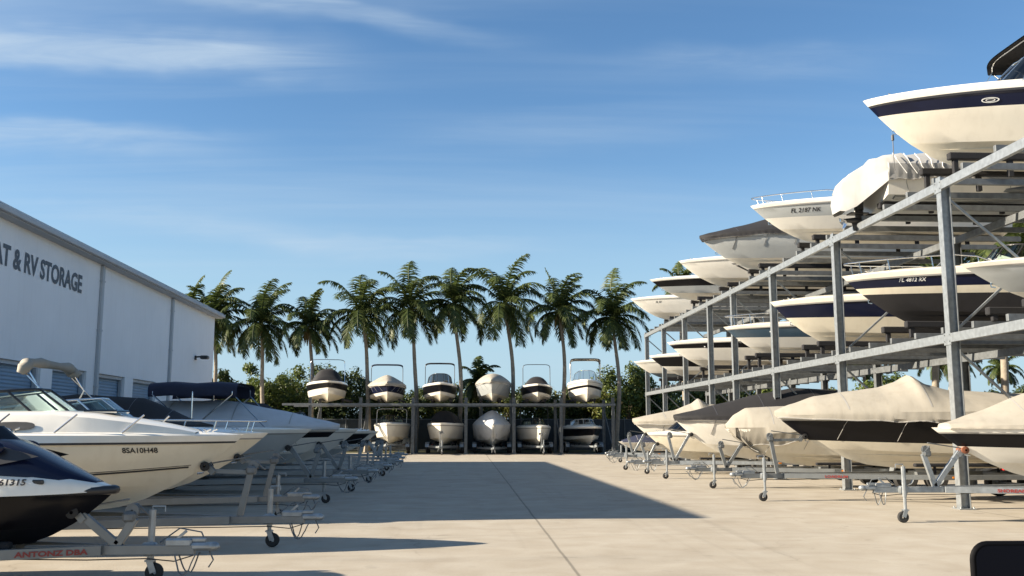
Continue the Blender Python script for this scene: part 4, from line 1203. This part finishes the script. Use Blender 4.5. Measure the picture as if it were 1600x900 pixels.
q = MB(); q.grid([[(.62 - .30 * v - .10 * abs(t), .30 * t, 1.08 + .24 * v - .05 * t * t) for t in [k / 6 for k in range(-6, 7)]] for v in (0, .5, 1)]); q.grid([[(.60 - .30 * v - .10 * abs(t), .29 * t, 1.07 + .24 * v - .05 * t * t) for t in [k / 6 for k in range(6, -7, -1)]] for v in (0, .5, 1)]); q.build('windscreen', M['black'], jroot, smooth=60)
hb_ = MB(); hb_.tube([(.02, -.38, 1.22), (.12, -.12, 1.26), (.12, .12, 1.26), (.02, .38, 1.22)], .022, 8); hb_.tube([(-.03, -.42, 1.21), (.03, -.24, 1.235)], .034, 8); hb_.tube([(-.03, .42, 1.21), (.03, .24, 1.235)], .034, 8)
hb_.box((.13, 0, 1.2), (.24, .2, .16), bev=.05); hb_.build('handlebar', M['plastic'], jroot, smooth=40)
for sg in (1, -1):
    q = MB(); q.ball((.42, sg * .43, 1.08), .10, 7, sq=(1.3, .55, .75)); q.bar((.42, sg * .32, 1.03), (.42, sg * .42, 1.07), .07, .05); q.build('mirror', M['navy'], jroot, smooth=60)
    q = MB(); q.add([(.9, sg * .405, .99), (.4, sg * .36, 1.12), (.1, sg * .38, 1.10), (.05, sg * .52, .90), (.5, sg * .50, .90)], [[0, 1, 2, 3, 4][::sg]]); 
    q.add([(.9, sg * .30, .93), (.4, sg * .30, 1.02), (.1, sg * .30, 1.02), (.05, sg * .40, .86), (.5, sg * .40, .86)], [[4, 3, 2, 1, 0][::sg]]); q.build('side_panel', M['plastic'], jroot, smooth=30)
    q = MB(); q.box((.92, sg * .425, .72), (.13, .03, .05), bev=.012); q.build('intake_vent', M['plastic'], jroot)
# number along the white side
vs, fs = text_mesh('P0061315', .085, .003, 1.25)
tw = max(v[0] for v in vs)
for sg in (1, -1):
    tb = MB(); pts = []
    for v in vs:
        x_ = .60 + ((tw / 2 - v[0]) if sg > 0 else (v[0] - tw / 2)); z_ = .692 + v[1]
        hw = pl([(-.6, .53), (0, .54), (.45, .53), (.85, .47), (1.2, .35)], x_); z0 = .575; z1 = pl([(-.6, .84), (0, .88), (.45, .87), (.85, .83), (1.2, .765)], x_)
        s_ = min(1, max(0, (z_ - z0) / (z1 - z0))) ** (1 / .6)
        y_ = hw * max(0, 1 - s_ * s_) ** (.5 * .55)
        pts.append((x_, sg * (y_ + .012), z_))
    tb.add(pts, fs); tb.build('registration_number', M['reg_black'], jroot)
trailer('small aluminium trailer with red lettering under the jet ski', (jx, JD, 0), 0, JL, 1.25, .42, TL, decal='ANTONZ DBA', tandem=False, tongue=.95, H=.62)

# ------------------------------------------------------------------ back rack
BD = 62.0
brack = thing('boat_rack', 'low grey steel boat rack across the back of the yard before the palms', 'boat rack', (X(720, BD), BD, 0))
OB = Vector((X(720, BD), BD, 0))
class BMB(MB):
    def build(s, name, mats, parent=None, smooth=None, merge=0.0):
        s.v = [(v[0] - OB.x, v[1] - OB.y, v[2]) for v in s.v]
        return MB.build(s, name, mats, parent, smooth, merge)
bposts = [484, 563, 645, 728, 803, 877, 958]
for px in bposts:
    for y in (BD, BD + 4.2):
        b = BMB(); post_i(b, X(px, BD, 660), y, 0, 3.6, .17); b.box((X(px, BD, 660), y, .012), (.34, .34, .024)); b.build('post', M['galv_dark'], brack)
    b = BMB(); b.bar((X(px, BD, 660), BD + .1, .3), (X(px, BD, 660), BD + 4.1, 3.0), .05, .05); b.build('diagonal_brace', M['galv_dark'], brack)
for y in (BD - .1, BD + 4.1):
    b = BMB(); x0, x1 = X(440, BD), X(962, BD)
    b.box(((x0 + x1) / 2, y, 3.16), (x1 - x0, .02, .14)); b.box(((x0 + x1) / 2, y + .05, 3.22), (x1 - x0, .09, .02)); b.box(((x0 + x1) / 2, y + .05, 3.10), (x1 - x0, .09, .02))
    b.build('rack_beam', M['galv_dark'], brack)
BG = 'boats on the back rack'; BG2 = 'boats below the back rack'
def back(px, D, keel, wpx, deck=True, **k):
    x = X(px, D + 1.5, 620); B_ = wpx * (D + 1.6) / 1500
    boat('motor_boat', k.pop('label'), (x, D, keel), -90 + k.pop('yaw', 0), B=B_, **k)
    if deck:
        for sg in (-1, 1):
            b = BMB(); zt = keel + .13 * k.get('H', 1.1); b.box((x + sg * B_ * .25, BD + 2.4, zt - .07), (.16, 5.2, .13), bev=.02)
            for y in (BD + .0, BD + 4.1): b.box((x + sg * B_ * .25, y, (zt - .13 + 3.26) / 2), (.1, .1, max(.02, zt - .13 - 3.26)))
            b.build('bunk', M['bunk'], brack)
BK = dict(L=7.0, rake=2.1)
back(518, 60.4, 3.38, 68, label='widest boat with black canopy and thin frame, first from left on the back rack', H=1.22, stripe='black', bands=(7, 8, 9), bimini=dict(k='loop', u0=.2, u1=.45, h=1.62, fm='steel', w=.80),
     cover=dict(p=[(0, .8), (.45, .85), (.56, .75), (.63, .3), (.66, .02)], m='black_cover', ws=.74, hem=False, pw=3.2), group=BG, yaw=9, bottom='cream', **BK)
back(608, 60.4, 3.38, 62, label='boat with cream cover and navy hoop bimini, second from left on the back rack', H=1.05, stripe='navy', bands=(6, 7, 8), bimini=dict(k='loop', u0=.2, u1=.45, h=1.45, roll='navy_cover'),
     cover=dict(p=[(0, .5), (.5, .62), (.75, .40), (1, .05)], skirt=[(0, .02), (1, .02)]), group=BG, yaw=5, bottom='cream', **BK)
back(689, 60.4, 3.38, 58, label='black banded boat with dark hoop bimini and open windshield, third on the back rack', H=1.10, stripe='black', bands=(6, 7, 8, 9), bimini=dict(k='loop', u0=.2, u1=.45, h=1.50, roll='black_cover'),
     shield=dict(u=.6, h=.6, m='smoke'), group=BG, yaw=2, bottom='cream', **BK)
back(767, 60.4, 3.42, 58, label='pale boat fully covered in cream canvas without any hoop on the back rack', H=1.16, side='grey_gel', bottom='warm', cover=dict(p=[(0, .4), (.5, .58), (.75, .45), (.93, .2), (1, .05)], skirt=[(0, -.02), (1, -.02)], pw=2.2), group=BG, yaw=-3, **BK)
back(838, 60.4, 3.38, 54, label='black banded boat with black cockpit cover and bare hoop on the back rack', H=1.05, stripe='black', bands=(6, 7, 8, 9), bimini=dict(k='loop', u0=.2, u1=.45, h=1.5),
     cover=dict(p=[(0, .3), (.45, .55), (.58, .45), (.68, .03)], pw=2.6, ws=.74, m='black_cover', hem=False), group=BG, yaw=-3, bottom='warm', **BK)
back(914, 60.4, 3.38, 60, label='tall white boat with black bimini top, last at right on the back rack', H=1.30, stripe='black', bands=(7,), bimini=dict(k='canvas', u0=.25, u1=.5, h=1.55, m='black_cover', w=.8),
     shield=dict(u=.68, h=.6, m='clear', fm='steel'), group=BG, yaw=-5, bottom='warm', **BK)
TB = 'boat trailers below the back rack'
def backlow(px, D, keel, wpx, tl, tr=None, **k):
    x = X(px, D + 1.5); B_ = wpx * (D + 1.6) / 1500; y_ = k.pop('yaw', 0)
    lb = k.pop('label'); hh = k.get('H', 1.1)
    root, h = boat('motor_boat', lb, (x, D, keel), -90 + y_, B=B_, group=BG2, **k)
    trailer(tl, (x, D, 0), -90 + y_, h.L, B_, keel, TB, H=hh, hull=h, mm='galv', **(tr or {}))
BL = dict(L=6.6, rake=1.9)
backlow(607, 61.2, .70, 58, 'trailer under the white hooped boat at left below the back rack', tr=dict(tongue=.3, post=False, jack=False), label='white boat with white tube arch and windshield, first from left below the back rack', H=1.25, bimini=dict(k='loop', u0=.2, u1=.5, h=1.0, fm='white'), shield=dict(u=.66, h=.4), **BL)
backlow(689, 60.8, .58, 60, 'trailer under the boat with black cockpit below the back rack', tr=dict(tongue=.7), label='white boat with black cockpit and tall sides, second from left below the back rack', H=1.38, rub='darkrub', cover=dict(p=[(0, .6), (.5, .75), (.58, .7), (.64, .03)], pw=3.0, ws=.8, m='black_cover', hem=False), yaw=-3, **BL)
backlow(770, 61.0, .48, 61, 'trailer under the fully wrapped boat below the back rack', tr=dict(tongue=.3, post=False, jack=False), label='boat wrapped to the keel in a pale grey cover with a sharp bow ridge', H=1.35, side='grey_gel', bottom='grey_gel', cover=dict(p=[(0, .9), (.6, .9), (.7, .75), (1, .06)], m='pale_cover', skirt=[(0, .5), (.8, .55), (1, .70)], pw=1.6, hem=False), **BL)
backlow(843, 60.8, .60, 54, 'trailer under the open boat with thin hoop below the back rack', tr=dict(tongue=.8), label='white open boat with thin dark hoop frame, fourth below the back rack', H=1.18, bimini=dict(k='loop', u0=.2, u1=.5, h=1.55), rub='darkrub', shield=dict(u=.5, h=.4), yaw=2, **BL)
backlow(925, 61.2, .60, 60, 'trailer under the black sided boat at right below the back rack', tr=dict(tongue=.3, post=False, jack=False), label='low white boat with black topside, last at right below the back rack', H=1.16, stripe='black', bands=(6, 7, 8, 9), shield=dict(u=.62, h=.35, m='clear', fm='white'), yaw=4, bottom='warm', **BL)

# boats stored in the next yard, seen through the rack
FG = 'boats parked beyond the right rack'
for i, (x, D, deg, lb, cv) in enumerate(((24.5, 45, 200, 'white boat parked beyond the right rack, nearest of three', None), (27.0, 52, 195, 'boat with tan cover parked beyond the right rack', 'tan'), (22.0, 56, 190, 'boat with cream cover parked beyond the right rack beside palm trunks', 'cover'))):
    root, h = boat('motor_boat', lb, (x, D, .7), deg, L=7, B=2.5, H=1.2, group=FG, shield=dict(u=.6, h=.6) if not cv else None, arch=1.2 if not cv else None, cover=dict(p=[(0, .5), (.5, .9), (.8, .4), (1, .05)], m=cv) if cv else None)
    trailer(lb.replace('white boat', 'trailer under white boat').replace('boat with', 'trailer under boat with'), (x, D, 0), deg, h.L, h.B, .7, 'trailers beyond the right rack', H=1.2, hull=h, mm='galv')

# ------------------------------------------------------------------ chain link fence behind the back rack
fence = thing('chain_link_fence', 'dark screened chain link fence behind the back rack and palms', 'fence', (0, 69.6, 0))
FX0, FX1 = -26.0, 24.0
x = FX0
while x <= FX1 + .01:
    b = MB(); b.tube([(x, 0, 0), (x, 0, 2.35)], .04, 8); b.ball((x, 0, 2.37), .055, 5); b.build('post', M['galv_dark'], fence); x += 2.5
b = MB(); b.tube([(FX0, 0, 2.28), (FX1, 0, 2.28)], .025, 6); b.tube([(FX0, 0, .12), (FX1, 0, .12)], .02, 6); b.build('rail', M['galv_dark'], fence)
b = MB(); rows = []
n_ = 200
for z_ in (.08, 1.1, 2.26): rows.append([(lerp(FX0, FX1, i / n_), .05 + .02 * math.sin(i * .9 + z_), z_) for i in range(n_ + 1)])
b.grid(rows); b.grid([[(p[0], p[1] + .015, p[2]) for p in r] for r in rows[::-1]]); b.build('screen', M['fence'], fence)

# ------------------------------------------------------------------ palms
def palm(label, x, y, hgt, crown_r=3.1, lean=0.0, bend=.3, seed=0, group='tall palms in a row behind the back rack', nfr=25, base_r=.17, small=False, name='palm_tree'):
    rg = random.Random(seed * 13 + 5)
    root = thing(name, label, 'palm tree', (x, y, 0), 0, group)
    pts = []; rad = []
    n_ = 16
    ph = rg.uniform(0, 6.28)
    for i in range(n_ + 1):
        t = i / n_
        pts.append((lean * t + bend * math.sin(t * math.pi) * .9 + .05 * math.sin(t * 9 + ph), .15 * math.sin(t * 4 + ph), hgt * t))
        rad.append(base_r * (1.55 - .55 * min(1, t * 9) - .42 * t) + .008 * (i % 2))
    tb = MB(); tb.tube(pts, rad, 12); tb.build('trunk', M['trunk'], root, smooth=60)
    top = Vector(pts[-1])
    cb_ = MB()
    wind = Vector((.50, .12, 0))
    for f in range(nfr):
        az = f * 2.39996 + rg.uniform(-.25, .25)
        tt = (f + .5) / nfr
        el = lerp(R(86), R(-22), tt ** .95) + rg.uniform(-.16, .16)
        Lf = crown_r * rg.uniform(.9, 1.12) * (1.0 if tt < .7 else .82)
        d = Vector((math.cos(az) * math.cos(el), math.sin(az) * math.cos(el), math.sin(el)))
        p = top + Vector((0, 0, .1)); n_s = 22; st = Lf / n_s
        path = [p.copy()]
        droop = lerp(.040, .065, rg.random()) + .030 * max(0, math.cos(el))
        for i in range(n_s):
            t = i / n_s
            d = (d + Vector((0, 0, -droop * (.6 + 1.9 * t))) + wind * .022 * (1 + t)).normalized()
            p = p + d * st; path.append(p.copy())
        cb_.tube(path, [.035 * (1 - .85 * i / n_s) + .004 for i in range(n_s + 1)], 4)
        # leaflets hang off both sides
        nl = 54
        for i in range(nl):
            t = .10 + .90 * (i + rg.random() * .6) / nl
            k = min(n_s - 1, int(t * n_s)); q = path[k].lerp(path[k + 1], t * n_s - k)
            tg = (path[k + 1] - path[k]).normalized()
            sd = tg.cross(Vector((0, 0, 1)))
            if sd.length < .2: sd = Vector((-math.sin(az), math.cos(az), 0))
            sd.normalize(); up = sd.cross(tg)
            ll = crown_r * .22 * (math.sin(math.pi * min(1, t * .93 + .06)) ** .6 + .12) * rg.uniform(.8, 1.15)
            for sg in (1, -1):
                dr = (sd * sg * rg.uniform(.55, .9) + tg * .45 + Vector((0, 0, -rg.uniform(.15, .6))) + up * .12 + wind * rg.uniform(.05, .3)).normalized()
                dr2 = (dr + Vector((0, 0, -.55)) + wind * .2).normalized()
                wv = tg * (.034 + .016 * rg.random())
                m1 = q + dr * ll * .5; e = m1 + dr2 * ll * .5
                cb_.add([q - wv, q + wv, m1 + wv * .9, e, m1 - wv * .9], [[0, 1, 2, 4], [4, 2, 3]])
    # a few dry hanging fronds and the fibrous collar
    cb_.build('crown', M['frond'], root)
    hb2 = MB()
    for k in range(9 if not small else 3):
        a_ = k * .8 + rg.random(); hb2.ball((top.x + .24 * math.cos(a_), top.y + .24 * math.sin(a_), top.z - .12 - .25 * rg.random()), .12, 5, sq=(1, 1, 1.25))
    for k in range(10):
        a_ = k * .63 + rg.random() * .4; r_ = .16
        hb2.tube([(top.x + r_ * math.cos(a_), top.y + r_ * math.sin(a_), top.z + .1), (top.x + .38 * math.cos(a_), top.y + .38 * math.sin(a_), top.z - .35 - .3 * rg.random()), (top.x + .36 * math.cos(a_), top.y + .36 * math.sin(a_), top.z - .8 - .5 * rg.random())], [.05, .06, .015], 5)
    hb2.build('coconuts_and_husk', M['husk'], root, smooth=60)
    return root
PDp = 67.4
prow = [(335, 505, 335, 'palm half hidden behind the far corner of the storage building', 1.0), (408, 512, 408, 'second palm from left, just clear of the storage building corner', .98), (485, 515, 487, 'lower palm behind the leftmost boat of the back rack', .92),
        (566, 496, 573, 'palm between first and second boats of the back rack', 1.05), (641, 487, 648, 'palm between second and third boats of the back rack', 1.08), (709, 478, 718, 'tallest palm, just left of the fully covered boat', 1.08),
        (790, 480, 801, 'palm just right of the fully covered boat with a bent trunk', 1.08), (875, 490, 877, 'straight palm left of the tall boat with black bimini', 1.05), (958, 498, 963, 'palm at the right end of the back rack', 1.1)]
for i, (tx, ty, bx_, lb, s_) in enumerate(prow):
    xb = X(bx_, PDp, 700); xt_ = X(tx, PDp, ty)
    palm(lb, xb, PDp, Z(ty, PDp), (3.55 + .25 * math.sin(i * 2.3)) * s_, lean=xt_ - xb, bend=.28 if tx > 550 else .1, seed=i + 1)
palm('small young palm behind the fully covered boat', X(747, 70), 70, Z(600, 70), 2.2, seed=21, group=None, small=True)
palm('palm with fronds peeking over the storage building roof', X(287, 68), 68, Z(505, 68), 3.2, seed=22, group=None)
rp = [(1062, 66, 455, 2.4, 'palm top behind the far end of the right rack'), (1445, 40, 378, 3.6, 'dark palm seen between upper and lower levels of the right rack'), (1545, 38, 362, 3.4, 'palm behind the right rack beside the nearest post'), (1610, 33, 385, 3.6, 'palm behind the right rack at the right edge'),
      (1566, 80, 580, 2.2, 'small distant palm under the right rack'), (1480, 62, 560, 2.6, 'palm trunk behind the right rack under the lower level'), (1345, 70, 560, 3.0, 'low palm beyond the right rack between the posts')]
for i, (px, D, py, r_, lb) in enumerate(rp):
    palm(lb, X(px, D, py), D, Z(py, D, px), r_, seed=40 + i, group='palms beyond the right rack', bend=.15)

# ------------------------------------------------------------------ leafy trees and bushes
def tree(label, x, y, hgt, wid, m, seed, group='bushy trees behind the yard', nleaf=2600, ls=.24, name='bushy_tree', cat='tree', low=.12):
    rg = random.Random(seed)
    root = thing(name, label, cat, (x, y, 0), 0, group)
    tb = MB(); top = Vector((rg.uniform(-.3, .3), rg.uniform(-.3, .3), hgt * .6))
    tb.tube([(0, 0, 0), (.1, .05, hgt * .25), top * .7, top], [.16, .13, .10, .05], 8)
    blobs = []
    for k in range(15):
        a_ = rg.uniform(0, 6.28); r_ = wid * .5 * math.sqrt(rg.random()) * .82; z_ = hgt * rg.uniform(low, .86)
        z_ = min(z_, hgt * (1.0 - .45 * (r_ / (wid * .5)) ** 2))
        c = Vector((r_ * math.cos(a_), r_ * .8 * math.sin(a_), z_)); blobs.append((c, rg.uniform(.15, .27) * min(wid, hgt)))
        if k % 2 == 0: tb.tube([top * rg.uniform(.35, .8), (c + top * .5) * .6, c], [.06, .045, .015], 5)
    for k in range(10):     # thin shoots that break the outline
        a_ = rg.uniform(0, 6.28); r_ = wid * .45 * rg.random(); c = Vector((r_ * math.cos(a_), r_ * .8 * math.sin(a_), hgt * rg.uniform(.85, 1.06) * (1.0 - .3 * (r_ / (wid * .5)) ** 2))); blobs.append((c, .10 * min(wid, hgt)))
    tb.build('trunk', M['bark'], root, smooth=60)
    lb_ = MB()
    tot = sum(b[1] ** 2 for b in blobs)
    for c, r_ in blobs:
        for k in range(int(nleaf * r_ * r_ / tot)):
            v = Vector((rg.gauss(0, 1), rg.gauss(0, 1), rg.gauss(0, 1))).normalized()
            p = c + v * r_ * (rg.random() ** .45) * rg.uniform(.8, 1.12)
            n1 = (v + Vector((rg.gauss(0, .6), rg.gauss(0, .6), rg.gauss(0, .6) + .3))).normalized()
            t1 = n1.cross(Vector((rg.gauss(0, 1), rg.gauss(0, 1), rg.gauss(0, 1)))).normalized(); t2 = n1.cross(t1)
            s_ = ls * rg.uniform(.6, 1.25)
            lb_.add([p - t1 * s_ * .5, p + t2 * s_ * .24, p + t1 * s_ * .5 - n1 * s_ * .08, p - t2 * s_ * .24], [[0, 1, 2, 3]])
    lb_.build('crown', m, root)
    return root
trees = [(345, 72, 585, 3.6, 'b', 'low dark bush beside the storage building corner'), (385, 74, 580, 4.2, 'a', 'bush behind the second palm from left'), (432, 72, 590, 4.2, 'a', 'green bush right of the second palm'), (478, 75, 574, 4.6, 'a', 'rounded green bush behind the leftmost back boat'),
         (528, 73, 572, 4.4, 'b', 'dark green bush right behind the boat with black canopy'), (560, 76, 592, 3.8, 'b', 'bush between first and second back boats'), (610, 75, 612, 4.6, 'c', 'yellowish bush behind the second back boat'), (655, 74, 600, 4.0, 'b', 'dark bush behind the palm left of the third back boat'),
         (700, 75, 606, 4.4, 'c', 'yellowish bush behind the third back boat'), (735, 72, 600, 3.6, 'b', 'dark bush below the young palm'), (780, 75, 612, 4.6, 'c', 'yellowish bush behind the fully covered boat'), (822, 74, 606, 4.0, 'b', 'bush left of the fifth back boat'),
         (865, 75, 608, 4.2, 'c', 'yellowish bush behind the straight palm'), (900, 76, 600, 4.0, 'b', 'bush behind the tall boat with black bimini'), (945, 74, 604, 4.0, 'c', 'yellowish bush left of the last palm'), (978, 72, 568, 4.0, 'a', 'tall loose bush right of the last palm'),
         (1010, 73, 588, 4.4, 'a', 'green bush at the far end of the right rack'), (1050, 72, 596, 5.0, 'b', 'dark bush seen through the far rack posts'), (1095, 70, 600, 5.0, 'a', 'bush behind the far rack posts'), (1140, 68, 605, 5.0, 'b', 'dark bush behind the middle of the right rack'),
         (1190, 66, 600, 5.0, 'a', 'green bush behind the middle of the right rack'), (1245, 72, 612, 6.0, 'a', 'low hedge like bush beyond the right rack'), (1305, 74, 610, 6.0, 'c', 'yellowish bush beyond the right rack'), (1375, 62, 585, 5.4, 'a', 'green bush in the second rack opening'), (1430, 70, 606, 6.0, 'b', 'dark bush in the second rack opening'),
         (1510, 72, 612, 6.5, 'a', 'low bush in the nearest rack opening'), (1590, 74, 605, 6.5, 'b', 'low bush at the right edge under the rack')]
for i, (px, D, py, wd, kk, lb) in enumerate(trees):
    tree(lb, X(px, D, py), D, Z(py, D, px), wd * 1.15, M['leaf_' + kk], 100 + i, nleaf=6500, ls=.27)
rear = [(-22, 84, 5.5, 7), (-14.5, 85, 5.2, 7), (-7.5, 86, 4.6, 7), (-1, 86, 4.4, 7), (5.5, 86, 4.6, 7), (12, 85, 5.0, 7), (19, 84, 5.0, 8), (27, 84, 4.6, 8), (36, 86, 4.6, 9), (46, 88, 4.6, 9), (56, 88, 5, 9), (66, 90, 5, 9)]
for i, (x, y, h_, wd) in enumerate(rear):
    nm = ['behind the storage building corner', 'behind the left palms', 'behind the second back boat', 'behind the third back boat', 'behind the straight palm', 'behind the last palm', 'behind the far rack end', 'beyond the middle of the right rack', 'beyond the second rack opening', 'beyond the nearest rack opening', 'beyond the right edge of the rack', 'far right beyond everything else'][i]
    tree('dense dark hedge tree ' + nm, x, y, h_, wd * 1.15, M['leaf_b'], 300 + i, group='hedge trees in the last row', nleaf=6000, ls=.38, low=.06)

# ------------------------------------------------------------------ door mirror of the vehicle the photo was taken from
mroot = thing('vehicle_door', 'black vehicle door with rounded black mirror at the bottom right corner', 'vehicle door', (1.02, 1.0, .35))
def mpart(mb, name, m, sm=None):
    mb.v = [(v[0] - 1.02, v[1] - 1.0, v[2] - .35) for v in mb.v]
    return mb.build(name, m, mroot, sm)
MDp = 1.9
mx0 = X(1514, MDp, 860); mzt = Z(845, MDp, 1550)
mw, mh_, r_ = .26, .17, .036
def rrect(x0, zt, w_, h_, r_, y, ins=0):
    pts = []
    for (cx_, cz_, a0) in ((x0 + w_ - r_, zt - r_, 0), (x0 + r_, zt - r_, 90), (x0 + r_, zt - h_ + r_, 180), (x0 + w_ - r_, zt - h_ + r_, 270)):
        for k in range(7):
            a_ = R(a0 + 90 * k / 6); pts.append((cx_ + (r_ - ins) * math.cos(a_), y, cz_ + (r_ - ins) * math.sin(a_)))
    return pts
b = MB()
secs = [rrect(mx0, mzt, mw, mh_, r_, MDp - .006, .006), rrect(mx0, mzt, mw, mh_, r_, MDp - .004, .002), rrect(mx0, mzt, mw, mh_, r_, MDp, 0), rrect(mx0 + .008, mzt - .004, mw - .012, mh_ - .008, r_, MDp + .012, 0), rrect(mx0 + .04, mzt - .02, mw - .06, mh_ - .04, r_, MDp + .05, 0), rrect(mx0 + .075, mzt - .04, mw - .12, mh_ - .08, r_, MDp + .085, .01)]
b.grid(secs, close=True); b.add(secs[-1], [list(range(28))]); b.add(secs[0], [list(range(28))[::-1]])
hs_ = mpart(b, 'mirror_housing', M['matte'], 50)
b = MB(); q = rrect(mx0, mzt, mw, mh_, r_, MDp - .008, .009); b.add(q, [list(range(28))[::-1]]); mpart(b, 'mirror_glass', M['mirror'])
b = MB(); b.bar((mx0 + .13, MDp + .05, mzt - mh_ + .02), (mx0 + .13, MDp - .05, 1.18), .07, .05); mpart(b, 'mirror_arm', M['plastic'])
b = MB(); b.box((mx0 + .13, .95, .80), (.10, 2.0, .86), bev=.03); b.box((mx0 + .13, .95, 1.225), (.06, 1.9, .03), bev=.01); mpart(b, 'door_panel', M['black'])
b = MB(); b.box((mx0 + .07, .3, 1.0), (.03, .2, .04), bev=.012); mpart(b, 'door_handle', M['plastic'])
b = MB(); b.box((mx0 + .13, .95, .20), (.14, 2.1, .34), bev=.04); mpart(b, 'sill', M['plastic'])
